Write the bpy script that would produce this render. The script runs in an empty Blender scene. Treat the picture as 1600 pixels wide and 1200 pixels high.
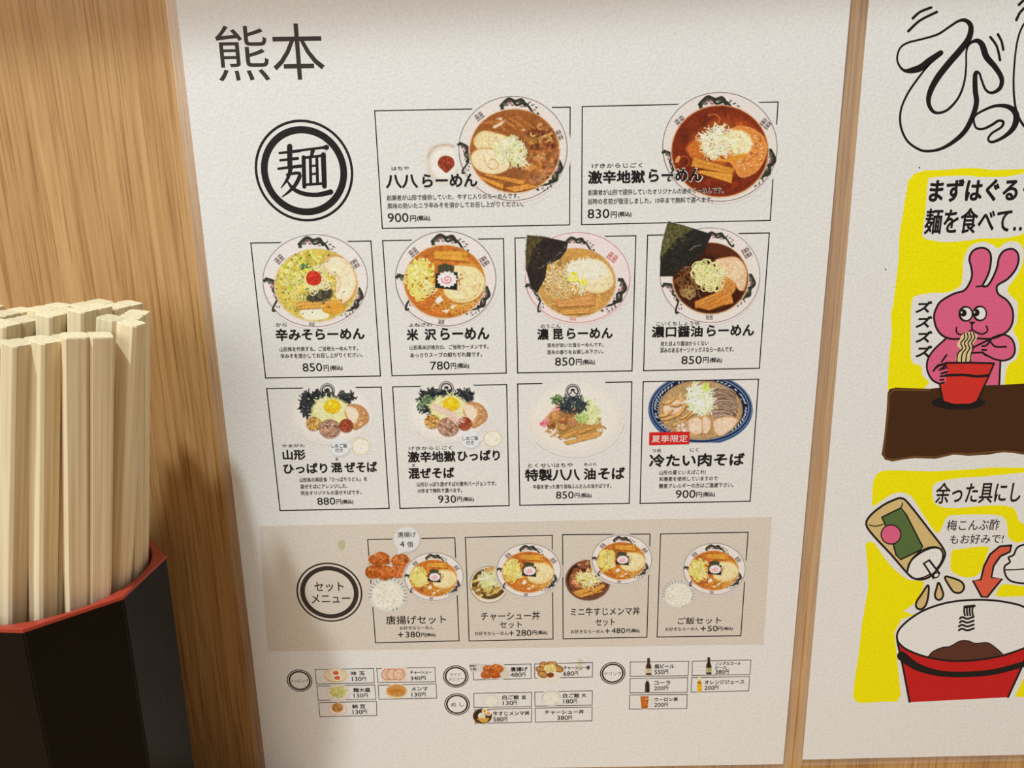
import bpy, bmesh, math, random
import numpy as np
from mathutils import Vector, Matrix
from mathutils.geometry import tessellate_polygon

SC = bpy.context.scene
COL = SC.collection
# ------------------------------------------------------------------ camera, world, lights, exposure
FP = 1200.0            # focal length in pixels of the 1600 px wide frame
D = 0.262              # camera to wall, metres
H0 = 0.235             # camera height above the counter
pitch = math.atan(FP / 4537.6)
roll = math.atan(74 / 4537.0)
cr, sr = math.cos(roll), math.sin(roll)
Fw = np.array([0, math.cos(pitch), -math.sin(pitch)])
U0 = np.array([0, math.sin(pitch), math.cos(pitch)])
X0 = np.array([1.0, 0, 0])
Rt = cr * X0 - sr * U0
Up = sr * X0 + cr * U0
cd = bpy.data.cameras.new('camera')
cam = bpy.data.objects.new('camera', cd)
COL.objects.link(cam)
cd.sensor_width = 36
cd.lens = 36 * FP / 1600
cd.clip_start = 0.005
cam.matrix_world = Matrix(((Rt[0], Up[0], -Fw[0], 0), (Rt[1], Up[1], -Fw[1], -D), (Rt[2], Up[2], -Fw[2], H0), (0, 0, 0, 1)))
SC.camera = cam

w = bpy.data.worlds.new('room_light')
SC.world = w
w.use_nodes = True
w.node_tree.nodes['Background'].inputs[0].default_value = (1.0, 0.93, 0.85, 1)
w.node_tree.nodes['Background'].inputs[1].default_value = 0.27

def area(name, loc, target, size, power, col, sizey=None):
    l = bpy.data.lights.new(name, 'AREA')
    l.energy = power
    l.color = col
    l.shape = 'RECTANGLE'
    l.size = size
    l.size_y = sizey or size
    o = bpy.data.objects.new(name, l)
    COL.objects.link(o)
    o.location = loc
    o.rotation_euler = (Vector(target) - Vector(loc)).to_track_quat('-Z', 'Y').to_euler()
    return o

area('ceiling_lamp', (-0.40, -0.51, H0 + 1.22), (-0.05, 0, H0 - 0.05), 0.075, 18.5, (0.85, 0.975, 1.0))
area('room_lamps', (-0.85, -1.70, H0 + 0.62), (0, 0, H0 - 0.05), 1.2, 15.0, (1.0, 0.955, 0.90))
SC.view_settings.view_transform = 'Standard'
SC.view_settings.look = 'None'
SC.view_settings.gamma = 1
SC.view_settings.use_curve_mapping = False
SC.view_settings.exposure = 0.0

YP = -0.0008           # plane of the printed sheets (wall face at y = 0)

def P(x, y, Y=YP):
    """photo pixel -> point of the plane y = Y (numpy aware)"""
    x = np.asarray(x, float)
    y = np.asarray(y, float)
    a = (x - 800) / FP
    b = (y - 600) / FP
    dx = Fw[0] + a * Rt[0] - b * Up[0]
    dy = Fw[1] + a * Rt[1] - b * Up[1]
    dz = Fw[2] + a * Rt[2] - b * Up[2]
    t = (Y + D) / dy
    return t * dx, H0 + t * dz

class V:
    """a crop of the photograph: origin and magnification"""
    def __init__(s, ox, oy, k): s.ox, s.oy, s.k = ox, oy, k
    def __call__(s, pts): return [(s.ox + x / s.k, s.oy + y / s.k) for x, y in pts]

ID = V(0, 0, 1)
# ------------------------------------------------------------------ materials
def lin(c):
    c = np.asarray(c, float) / 255
    return np.where(c <= .04045, c / 12.92, ((c + .055) / 1.055) ** 2.4)

ALB = 0.80
def ref(y):
    t = np.clip((np.asarray(y, float) - 250) / 850, 0, 1)[..., None]
    return lin(np.array([220, 218, 213])) * (1 - t) + lin(np.array([208, 194, 178])) * t
def unlin(c):
    c = np.clip(np.asarray(c, float), 0, 1)
    return np.where(c <= .0031308, c * 12.92, 1.055 * c ** (1 / 2.4) - .055) * 255
YN = 430               # pictures in the lower part of the sheet share their colours with the bowls of this row
def conv(c, y=600):
    """photo colour at photo row y -> print albedo (relative to the white paper beside it)"""
    return np.clip(lin(c) / ref(y) * ALB, 0.004, 0.9)

def newmat(name):
    m = bpy.data.materials.new(name)
    m.use_nodes = True
    return m, m.node_tree.nodes, m.node_tree.links, m.node_tree.nodes['Principled BSDF']

def grain(n, l, b, amt=.05, bump=.32):
    """fine mottled surface of matt lamination"""
    tc = n.new('ShaderNodeTexCoord')
    no = n.new('ShaderNodeTexNoise')
    no.inputs['Scale'].default_value = 1100
    no.inputs['Detail'].default_value = 3
    no.inputs['Roughness'].default_value = .55
    l.new(tc.outputs['Object'], no.inputs['Vector'])
    bp = n.new('ShaderNodeBump')
    bp.inputs['Strength'].default_value = bump
    bp.inputs['Distance'].default_value = .0003
    l.new(no.outputs['Fac'], bp.inputs['Height'])
    l.new(bp.outputs['Normal'], b.inputs['Normal'])
    return no

def print_mat(name, col=None, attr=False, rough=.42):
    m, n, l, b = newmat(name)
    no = grain(n, l, b)
    b.inputs['Roughness'].default_value = rough
    b.inputs['Specular IOR Level'].default_value = .13
    mr = n.new('ShaderNodeMapRange')
    mr.inputs['From Min'].default_value = .3
    mr.inputs['From Max'].default_value = .7
    mr.inputs['To Min'].default_value = .93
    mr.inputs['To Max'].default_value = 1.05
    l.new(no.outputs['Fac'], mr.inputs['Value'])
    mx = n.new('ShaderNodeVectorMath')
    mx.operation = 'MULTIPLY'
    if attr:
        at = n.new('ShaderNodeAttribute')
        at.attribute_name = 'ink'
        l.new(at.outputs['Color'], mx.inputs[0])
    else:
        mx.inputs[0].default_value = tuple(float(v) for v in col)
    l.new(mr.outputs[0], mx.inputs[1])
    l.new(mx.outputs[0], b.inputs['Base Color'])
    return m

M = {}
M['paper'] = print_mat('paper_white', (ALB, ALB * .995, ALB * .985))
M['picture'] = print_mat('picture_print', attr=True)
M['ink'] = print_mat('ink_black', (.017, .014, .014))
M['greyink'] = print_mat('ink_grey', (.06, .05, .047))
M['brownink'] = print_mat('ink_brown', (.045, .033, .028))
M['white'] = print_mat('print_white', (.82, .82, .81))
M['band'] = print_mat('band_beige', (ALB * .88, ALB * .81, ALB * .72))
M['redlabel'] = print_mat('label_red', conv((196, 36, 30), 690))
M['yellow'] = print_mat('marker_yellow', conv((228, 214, 0), 500))
M['pink'] = print_mat('marker_pink', conv((208, 92, 122), 500))
M['red'] = print_mat('marker_red', conv((196, 48, 38), 620))
M['deepred'] = print_mat('marker_deep_red', conv((178, 28, 26), 1050))
M['brown'] = print_mat('marker_brown', conv((66, 39, 20), 650))
M['brownedge'] = print_mat('marker_brown_edge', conv((104, 68, 34), 650))
M['mound'] = print_mat('marker_umber', conv((84, 46, 34), 1010))
M['tan'] = print_mat('marker_tan', conv((196, 164, 104), 850))
M['noodle'] = print_mat('marker_noodle', conv((212, 186, 134), 560))
M['green'] = print_mat('marker_green', conv((80, 98, 52), 850))
M['orange'] = print_mat('marker_vermilion', conv((202, 84, 58), 880))

def wood_mat(name, dark=1.0, horizontal=False):
    m, n, l, b = newmat(name)
    tc = n.new('ShaderNodeTexCoord')
    def noise(scale, detail, rough, dist=0.0):
        mp = n.new('ShaderNodeMapping')
        mp.inputs['Scale'].default_value = scale
        mp.inputs['Rotation'].default_value = (0, math.radians(-1.5), 0)
        l.new(tc.outputs['Object'], mp.inputs['Vector'])
        o = n.new('ShaderNodeTexNoise')
        o.inputs['Scale'].default_value = 1
        o.inputs['Detail'].default_value = detail
        o.inputs['Roughness'].default_value = rough
        o.inputs['Distortion'].default_value = dist
        l.new(mp.outputs[0], o.inputs['Vector'])
        return o
    def sc(a, z): return (z, a, a) if horizontal else (a, a, z)
    big = noise(sc(75, 5), 4, .55, .5)
    pore = noise(sc(1000, 20), 3, .6)
    streak = noise(sc(330, 9), 3, .6, .1)
    r1 = n.new('ShaderNodeValToRGB')
    r1.color_ramp.elements[0].position = .28
    r1.color_ramp.elements[0].color = (.45 * dark, .245 * dark, .088 * dark, 1)
    r1.color_ramp.elements[1].position = .72
    r1.color_ramp.elements[1].color = (.66 * dark, .405 * dark, .17 * dark, 1)
    l.new(big.outputs['Fac'], r1.inputs[0])
    def mul(c1, fac, f0, f1, tint):
        rr = n.new('ShaderNodeValToRGB')
        rr.color_ramp.elements[0].position = f0
        rr.color_ramp.elements[0].color = tint
        rr.color_ramp.elements[1].position = f1
        rr.color_ramp.elements[1].color = (1, 1, 1, 1)
        l.new(fac, rr.inputs[0])
        x = n.new('ShaderNodeMix')
        x.data_type = 'RGBA'
        x.blend_type = 'MULTIPLY'
        x.inputs['Factor'].default_value = 1
        l.new(c1, x.inputs['A'])
        l.new(rr.outputs[0], x.inputs['B'])
        return x.outputs['Result']
    c = mul(r1.outputs[0], streak.outputs['Fac'], .38, .55, (.86, .78, .70, 1))
    c = mul(c, pore.outputs['Fac'], .36, .50, (.70, .60, .50, 1))
    l.new(c, b.inputs['Base Color'])
    bp = n.new('ShaderNodeBump')
    bp.inputs['Strength'].default_value = .25
    bp.inputs['Distance'].default_value = .0004
    l.new(pore.outputs['Fac'], bp.inputs['Height'])
    l.new(bp.outputs[0], b.inputs['Normal'])
    b.inputs['Roughness'].default_value = .5
    b.inputs['Specular IOR Level'].default_value = .35
    return m

M['wall'] = wood_mat('oak_wall')
M['counter'] = wood_mat('oak_counter', 1.0, True)

def stick_mat():
    m, n, l, b = newmat('raw_aspen_wood')
    tc = n.new('ShaderNodeTexCoord')
    mp = n.new('ShaderNodeMapping')
    mp.inputs['Scale'].default_value = (900, 900, 14)
    l.new(tc.outputs['Object'], mp.inputs['Vector'])
    no = n.new('ShaderNodeTexNoise')
    no.inputs['Detail'].default_value = 3
    no.inputs['Scale'].default_value = 1
    l.new(mp.outputs[0], no.inputs['Vector'])
    oi = n.new('ShaderNodeObjectInfo')
    r = n.new('ShaderNodeValToRGB')
    r.color_ramp.elements[0].position = .3
    r.color_ramp.elements[0].color = (.70, .57, .35, 1)
    r.color_ramp.elements[1].position = .65
    r.color_ramp.elements[1].color = (.87, .76, .53, 1)
    l.new(no.outputs['Fac'], r.inputs[0])
    mr = n.new('ShaderNodeMapRange')
    mr.inputs['To Min'].default_value = .88
    mr.inputs['To Max'].default_value = 1.05
    l.new(oi.outputs['Random'], mr.inputs['Value'])
    mx = n.new('ShaderNodeVectorMath')
    mx.operation = 'MULTIPLY'
    l.new(r.outputs[0], mx.inputs[0])
    l.new(mr.outputs[0], mx.inputs[1])
    l.new(mx.outputs[0], b.inputs['Base Color'])
    bp = n.new('ShaderNodeBump')
    bp.inputs['Strength'].default_value = .2
    bp.inputs['Distance'].default_value = .0003
    l.new(no.outputs['Fac'], bp.inputs['Height'])
    l.new(bp.outputs[0], b.inputs['Normal'])
    b.inputs['Roughness'].default_value = .6
    b.inputs['Specular IOR Level'].default_value = .3
    return m
M['stick'] = stick_mat()

def lacquer(name, col, rough, sc):
    m, n, l, b = newmat(name)
    no = n.new('ShaderNodeTexNoise')
    tc = n.new('ShaderNodeTexCoord')
    mp = n.new('ShaderNodeMapping')
    mp.inputs['Scale'].default_value = (900, 900, 60)
    l.new(tc.outputs['Object'], mp.inputs['Vector'])
    l.new(mp.outputs[0], no.inputs['Vector'])
    no.inputs['Scale'].default_value = 1
    r = n.new('ShaderNodeMapRange')
    r.inputs['To Min'].default_value = rough - .08
    r.inputs['To Max'].default_value = rough + .12
    l.new(no.outputs['Fac'], r.inputs['Value'])
    l.new(r.outputs[0], b.inputs['Roughness'])
    b.inputs['Base Color'].default_value = (*col, 1)
    b.inputs['Specular IOR Level'].default_value = sc
    bp = n.new('ShaderNodeBump')
    bp.inputs['Strength'].default_value = .08
    bp.inputs['Distance'].default_value = .0002
    l.new(no.outputs['Fac'], bp.inputs['Height'])
    l.new(bp.outputs[0], b.inputs['Normal'])
    return m
M['black'] = lacquer('black_lacquer', (.002, .002, .002), .30, .16)
M['redlac'] = lacquer('red_lacquer', (.40, .045, .025), .30, .4)

def film_mat():
    m = bpy.data.materials.new('clear_film')
    m.use_nodes = True
    n, l = m.node_tree.nodes, m.node_tree.links
    n.clear()
    out = n.new('ShaderNodeOutputMaterial')
    tr = n.new('ShaderNodeBsdfTransparent')
    tr.inputs[0].default_value = (.98, .98, .98, 1)
    gl = n.new('ShaderNodeBsdfGlossy')
    gl.inputs['Roughness'].default_value = .22
    df = n.new('ShaderNodeBsdfDiffuse')
    df.inputs[0].default_value = (.8, .8, .8, 1)
    no = n.new('ShaderNodeTexNoise')
    no.inputs['Scale'].default_value = 120
    tc = n.new('ShaderNodeTexCoord')
    l.new(tc.outputs['Object'], no.inputs['Vector'])
    bp = n.new('ShaderNodeBump')
    bp.inputs['Strength'].default_value = .15
    bp.inputs['Distance'].default_value = .001
    l.new(no.outputs['Fac'], bp.inputs['Height'])
    l.new(bp.outputs[0], gl.inputs['Normal'])
    m1 = n.new('ShaderNodeMixShader')
    m1.inputs[0].default_value = .13
    l.new(tr.outputs[0], m1.inputs[1])
    l.new(df.outputs[0], m1.inputs[2])
    m2 = n.new('ShaderNodeMixShader')
    m2.inputs[0].default_value = .05
    l.new(m1.outputs[0], m2.inputs[1])
    l.new(gl.outputs[0], m2.inputs[2])
    l.new(m2.outputs[0], out.inputs[0])
    return m
M['film'] = film_mat()

# ------------------------------------------------------------------ object helpers
def link(name, me, parent=None):
    o = bpy.data.objects.new(name, me)
    COL.objects.link(o)
    if parent: o.parent = parent
    return o
def thing(name, label, cat, loc=(0, 0, 0), group=None):
    o = link(name, None)
    o.location = loc
    o['label'] = label
    o['category'] = cat
    if group: o['group'] = group
    return o
def bmobj(name, bm, mats, parent=None):
    me = bpy.data.meshes.new(name)
    bm.to_mesh(me)
    bm.free()
    for m in (mats if isinstance(mats, (list, tuple)) else [mats]): me.materials.append(m)
    return link(name, me, parent)

class Flat:
    """collects flat printed shapes (pixel coordinates on the sheet plane) as one mesh"""
    def __init__(s, lift=1): s.v, s.f, s.mi, s.mats, s.k = [], [], [], [], lift
    def mat(s, m):
        if m not in s.mats: s.mats.append(m)
        return s.mats.index(m)
    def step(s, n=1): s.k += n
    def y(s): return YP - 0.000005 * s.k
    def add(s, xz, faces, m):
        b = len(s.v)
        yy = s.y()
        s.v += [(x, yy, z) for x, z in xz]
        i = s.mat(m)
        for f in faces:
            s.f.append([b + q for q in f])
            s.mi.append(i)
    def addpx(s, pts, faces, m):
        xs, zs = P([p[0] for p in pts], [p[1] for p in pts])
        s.add(list(zip(xs, zs)), faces, m)
    def fill(s, pts, m, smooth=0):
        if smooth: pts = spline(pts, smooth, True)
        t = tessellate_polygon([[Vector((x, y, 0)) for x, y in pts]])
        s.addpx(pts, t, m)
        s.step()
    def ribbon(s, pts, wd, m, smooth=0, closed=False):
        """wd: one width or one per point, pixels"""
        ws = wd if isinstance(wd, (list, tuple)) else [wd] * len(pts)
        if smooth:
            q = spline([(p[0], p[1], ww) for p, ww in zip(pts, ws)], smooth, closed)
            pts = [(a[0], a[1]) for a in q]
            ws = [a[2] for a in q]
        n = len(pts)
        a = np.array(pts, float)
        L, Rr = [], []
        for i in range(n):
            if closed: t = a[(i + 1) % n] - a[i - 1]
            else: t = a[min(i + 1, n - 1)] - a[max(i - 1, 0)]
            t = t / (np.linalg.norm(t) + 1e-9)
            nn = np.array([-t[1], t[0]]) * ws[i] / 2
            L.append(a[i] + nn)
            Rr.append(a[i] - nn)
        vs = L + Rr
        fc = [(i, (i + 1) % n, n + (i + 1) % n, n + i) for i in range(n if closed else n - 1)]
        if not closed:
            for i, e in ((0, -1), (n - 1, 1)):
                t = a[min(i + 1, n - 1)] - a[max(i - 1, 0)]
                an = math.atan2(t[1], t[0]) + (math.pi if e < 0 else 0)
                b0 = len(vs)
                for q in range(7):
                    g = an - math.pi / 2 + math.pi * q / 6
                    vs.append(a[i] + np.array([math.cos(g), math.sin(g)]) * ws[i] / 2)
                fc.append(tuple(range(b0, b0 + 7)))
        s.addpx([tuple(p) for p in vs], fc, m)
        s.k += .06
    def ell(s, cx, cy, rx, ry, m, rot=0, n=28):
        r = math.radians(rot)
        pts = [(cx + rx * math.cos(t) * math.cos(r) - ry * math.sin(t) * math.sin(r), cy + rx * math.cos(t) * math.sin(r) + ry * math.sin(t) * math.cos(r)) for t in [2 * math.pi * i / n for i in range(n)]]
        s.addpx(pts, [tuple(range(n))], m)
        s.step()
    def ring(s, cx, cy, R, r, m, n=72):
        """a true circle printed on the sheet; radii in pixels measured across at that spot"""
        x, z = P(cx, cy)
        x2, _ = P(cx + 1, cy)
        k = float(x2 - x)
        out = [(x + R * k * math.cos(t), z + R * k * math.sin(t)) for t in [2 * math.pi * i / n for i in range(n)]]
        if r <= 0:
            s.add(out, [tuple(range(n))], m)
        else:
            inn = [(x + r * k * math.cos(t), z + r * k * math.sin(t)) for t in [2 * math.pi * i / n for i in range(n)]]
            s.add(out + inn, [(i, (i + 1) % n, n + (i + 1) % n, n + i) for i in range(n)], m)
    def text(s, string, l, t, r, b, m, bold=0.0, v=ID, shear=0.0, rot=0.0):
        # heavier weights are struck several times round a small circle
        if bold > .005:
            n_ = 8 if bold > .015 else 4
            h_ = (b - t) * 1.0
            g = bold * h_
            for i in range(n_):
                a_ = 2 * math.pi * (i + .5) / n_
                dx, dy = g * math.cos(a_), g * math.sin(a_)
                s.text(string, l + g + dx, t + g + dy, r - g + dx, b - g + dy, m, 0, v, shear, rot)
                s.k += .06
            return
        """string fitted to its inked box (crop coordinates, measured at the middle of the line)"""
        (x0, y0), (x1, y1) = v([(l, t), (r, b)])
        vs, fs = glyphs(string, 0)
        cx, cz = P((x0 + x1) / 2, (y0 + y1) / 2)
        ax, az = P(x0, (y0 + y1) / 2 + (x1 - x0) / 2 * .0175)
        bx, bz = P(x1, (y0 + y1) / 2 - (x1 - x0) / 2 * .0175)
        _, t0 = P((x0 + x1) / 2, y0)
        _, t1 = P((x0 + x1) / 2, y1)
        W = float(bx - ax)
        Hh = float(t0 - t1)
        c_, s_ = math.cos(rot), math.sin(rot)
        out = []
        for px, py in vs:
            u, q = (px - .5) * W, (py - .5) * Hh
            u += q * shear
            out.append((float(cx) + u * c_ - q * s_, float(cz) + u * s_ + q * c_))
        s.add(out, fs, m)
    def build(s, name, parent):
        me = bpy.data.meshes.new(name)
        me.from_pydata(s.v, [], s.f)
        for m in s.mats: me.materials.append(m)
        me.polygons.foreach_set('material_index', s.mi)
        # make every face look at the room
        me.update()
        bm = bmesh.new()
        bm.from_mesh(me)
        for f in bm.faces:
            if f.normal.y > 0: f.normal_flip()
        bm.to_mesh(me)
        bm.free()
        return link(name, me, parent)

def spline(pts, n=6, closed=False):
    a = np.array(pts, float)
    m = len(a)
    out = []
    for i in range(m if closed else m - 1):
        if closed: p0, p1, p2, p3 = a[i - 1], a[i], a[(i + 1) % m], a[(i + 2) % m]
        else: p0, p1, p2, p3 = a[max(i - 1, 0)], a[i], a[i + 1], a[min(i + 2, m - 1)]
        for k in range(n):
            t = k / n
            out.append(tuple(.5 * (2 * p1 + (p2 - p0) * t + (2 * p0 - 5 * p1 + 4 * p2 - p3) * t * t + (3 * p1 - p0 - 3 * p2 + p3) * t ** 3)))
    if not closed: out.append(tuple(a[-1]))
    return out

_fc = bpy.data.curves.new('type_setter', 'FONT')
_fo = bpy.data.objects.new('type_setter', _fc)
COL.objects.link(_fo)
_fc.resolution_u = 3
_cache = {}
def glyphs(string, bold):
    key = (string, bold)
    if key in _cache: return _cache[key]
    _fc.body = string
    _fc.offset = bold
    dg = bpy.context.evaluated_depsgraph_get()
    dg.update()
    me = bpy.data.meshes.new_from_object(_fo.evaluated_get(dg))
    co = np.empty(len(me.vertices) * 3)
    me.vertices.foreach_get('co', co)
    co = co.reshape(-1, 3)[:, :2]
    lo, hi = co.min(0), co.max(0)
    co = (co - lo) / np.maximum(hi - lo, 1e-6)
    fs = [tuple(p.vertices) for p in me.polygons]
    bpy.data.meshes.remove(me)
    _cache[key] = (co.tolist(), fs)
    return _cache[key]

# ------------------------------------------------------------------ the printed pictures (ink colours on a fine grid)
rng = np.random.RandomState(7)
_nz = rng.rand(256, 256)
def vnoise(x, y):
    xi, yi = np.floor(x).astype(int), np.floor(y).astype(int)
    fx, fy = x - xi, y - yi
    fx, fy = fx * fx * (3 - 2 * fx), fy * fy * (3 - 2 * fy)
    g = lambda a, b: _nz[a & 255, b & 255]
    return (g(xi, yi) * (1 - fx) + g(xi + 1, yi) * fx) * (1 - fy) + (g(xi, yi + 1) * (1 - fx) + g(xi + 1, yi + 1) * fx) * fy

class Cv:
    def __init__(s, v, l, t, r, b, base=None, res=.72):
        s.v = v
        s.yr = YN if (base is not None or v.oy > 800) else v.oy + (t + b) / 2 / v.k
        if base is None: base = tuple(unlin(ref(s.yr)))
        s.h = res * v.k
        nx, ny = int((r - l) / s.h) + 2, int((b - t) / s.h) + 2
        s.l, s.t, s.nx, s.ny = l, t, nx, ny
        s.X, s.Y = np.meshgrid(l + np.arange(nx) * s.h, t + np.arange(ny) * s.h)
        s.rgb = np.ones((ny, nx, 3)) * np.array(base) / 255.
        s.base = base
        s.a = np.zeros((ny, nx), bool)
        s.xf = (1, 0, 1, 0)
        s.clip = None
    def tp(s, pts):
        a, b, c, d = s.xf
        return np.array([(x * a + b, y * c + d) for x, y in pts], float)
    def box(s, x0, y0, x1, y1, pad):
        i0 = max(0, int((x0 - pad - s.l) / s.h)); i1 = min(s.nx, int((x1 + pad - s.l) / s.h) + 2)
        j0 = max(0, int((y0 - pad - s.t) / s.h)); j1 = min(s.ny, int((y1 + pad - s.t) / s.h) + 2)
        if i1 <= i0 or j1 <= j0: return None
        return (slice(j0, j1), slice(i0, i1))
    def put(s, sl, sd, col, alpha, soft):
        w = s.h * max(1.0, 0) + soft
        c = np.clip(.5 - sd / w, 0, 1) * alpha
        if s.clip:
            x, y, rx, ry = s.clip
            (x, y), = s.tp([(x, y)])
            rx, ry = rx * s.xf[0], ry * s.xf[2]
            c = c * np.clip((1 - np.sqrt(((s.X[sl] - x) / rx) ** 2 + ((s.Y[sl] - y) / ry) ** 2)) * min(rx, ry) / s.h + .5, 0, 1)
        col = np.array(col, float) / 255.
        s.rgb[sl] = s.rgb[sl] * (1 - c[..., None]) + col * c[..., None]
        s.a[sl] |= c > .004
    def ell(s, cx, cy, rx, ry, col, rot=0, alpha=1, soft=0, ring=0):
        (cx, cy), = s.tp([(cx, cy)])
        rx, ry = rx * s.xf[0], ry * s.xf[2]
        soft, ring = soft * s.xf[0], ring * s.xf[0]
        R = max(rx, ry) + ring + soft
        sl = s.box(cx - R, cy - R, cx + R, cy + R, s.h)
        if sl is None: return
        r = math.radians(rot)
        dx, dy = s.X[sl] - cx, s.Y[sl] - cy
        u, q = dx * math.cos(r) + dy * math.sin(r), -dx * math.sin(r) + dy * math.cos(r)
        k = np.sqrt((u / rx) ** 2 + (q / ry) ** 2) + 1e-6
        g = np.sqrt((u / rx ** 2) ** 2 + (q / ry ** 2) ** 2) + 1e-9
        sd = (k - 1) * k / g
        if ring: sd = np.abs(sd) - ring / 2
        s.put(sl, sd, col, alpha, soft)
    def poly(s, pts, col, alpha=1, soft=0, smooth=0):
        if smooth: pts = spline(pts, smooth, True)
        p = s.tp(pts)
        soft = soft * s.xf[0]
        sl = s.box(p[:, 0].min(), p[:, 1].min(), p[:, 0].max(), p[:, 1].max(), s.h + soft)
        if sl is None: return
        X, Y = s.X[sl], s.Y[sl]
        ins = np.zeros(X.shape, bool)
        dm = np.full(X.shape, 1e9)
        n = len(p)
        for i in range(n):
            x0, y0 = p[i]; x1, y1 = p[(i + 1) % n]
            if y0 != y1:
                c = ((y0 > Y) != (y1 > Y)) & (X < (x1 - x0) * (Y - y0) / (y1 - y0) + x0)
                ins ^= c
            ex, ey = x1 - x0, y1 - y0
            t = np.clip(((X - x0) * ex + (Y - y0) * ey) / (ex * ex + ey * ey + 1e-9), 0, 1)
            dm = np.minimum(dm, (X - x0 - t * ex) ** 2 + (Y - y0 - t * ey) ** 2)
        d = np.sqrt(dm)
        s.put(sl, np.where(ins, -d, d), col, alpha, soft)
    def line(s, pts, wd, col, alpha=1, soft=0, smooth=0, closed=False):
        if smooth: pts = spline(pts, smooth, closed)
        if closed: pts = list(pts) + [pts[0]]
        p = s.tp(pts)
        wd *= s.xf[0]
        sl = s.box(p[:, 0].min(), p[:, 1].min(), p[:, 0].max(), p[:, 1].max(), s.h + wd)
        if sl is None: return
        X, Y = s.X[sl], s.Y[sl]
        dm = np.full(X.shape, 1e9)
        for i in range(len(p) - 1):
            x0, y0 = p[i]; ex, ey = p[i + 1] - p[i]
            t = np.clip(((X - x0) * ex + (Y - y0) * ey) / (ex * ex + ey * ey + 1e-9), 0, 1)
            dm = np.minimum(dm, (X - x0 - t * ex) ** 2 + (Y - y0 - t * ey) ** 2)
        s.put(sl, np.sqrt(dm) - wd / 2, col, alpha, soft)
    def tex(s, cx, cy, rx, ry, amt, size, col=None, thr=.55, rot=0):
        """mottle the colours already printed inside an ellipse"""
        (cx, cy), = s.tp([(cx, cy)])
        rx, ry, size = rx * s.xf[0], ry * s.xf[2], max(size * s.xf[0], s.h * 1.3)
        sl = s.box(cx - rx, cy - ry, cx + rx, cy + ry, 0)
        if sl is None: return
        X, Y = s.X[sl], s.Y[sl]
        m = np.clip((1 - np.sqrt(((X - cx) / rx) ** 2 + ((Y - cy) / ry) ** 2)) * 6, 0, 1)
        o = rng.rand() * 90
        nz = .6 * vnoise(X / size + o, Y / size) + .4 * vnoise(X / size * 2.1, Y / size * 2.1 + o)
        if col is None:
            s.rgb[sl] = np.clip(s.rgb[sl] * (1 + (amt * 2 * (nz - .5) * m)[..., None]), 0, 1)
        else:
            c = np.clip((nz - thr) * 8, 0, 1) * m * amt
            s.rgb[sl] = s.rgb[sl] * (1 - c[..., None]) + np.array(col) / 255. * c[..., None]
    def build(s, name, parent, lift=4):
        d = np.abs(s.rgb - np.array(s.base) / 255.).max(2)
        m = (np.clip((d - .05) * 6, 0, 1) * np.clip((.74 - s.rgb.min(2)) * 5, 0, 1))[..., None]
        g = rng.randn(s.ny, s.nx, 1) * .05 + (vnoise(s.X / s.h / 2.6, s.Y / s.h / 2.6)[..., None] - .5) * .22
        s.rgb = np.clip(s.rgb * (1 + g * m), 0, 1)
        nx, ny = s.nx, s.ny
        px = s.v.ox + s.X / s.v.k
        py = s.v.oy + s.Y / s.v.k
        gx, gz = P(px, py)
        a = s.a
        fm = a[:-1, :-1] | a[1:, :-1] | a[:-1, 1:] | a[1:, 1:]
        idx = np.arange(nx * ny).reshape(ny, nx)
        q = np.stack([idx[:-1, :-1][fm], idx[1:, :-1][fm], idx[1:, 1:][fm], idx[:-1, 1:][fm]], 1)
        used = np.unique(q)
        mp = np.zeros(nx * ny, int)
        mp[used] = np.arange(len(used))
        q = mp[q]
        co = np.stack([gx.ravel()[used], np.full(len(used), YP - 0.000005 * lift), gz.ravel()[used]], 1)
        lc = conv(np.clip(s.rgb, 0, 1).reshape(-1, 3)[used] * 255, s.yr)
        me = bpy.data.meshes.new(name)
        me.vertices.add(len(co))
        me.vertices.foreach_set('co', co.ravel())
        me.loops.add(len(q) * 4)
        me.loops.foreach_set('vertex_index', q.ravel().astype(np.int32))
        me.polygons.add(len(q))
        me.polygons.foreach_set('loop_start', (np.arange(len(q)) * 4).astype(np.int32))
        me.update(calc_edges=True)
        at = me.color_attributes.new('ink', 'FLOAT_COLOR', 'POINT')
        at.data.foreach_set('color', np.concatenate([lc, np.ones((len(lc), 1))], 1).ravel())
        me.materials.append(M['picture'])
        return link(name, me, parent)

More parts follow.
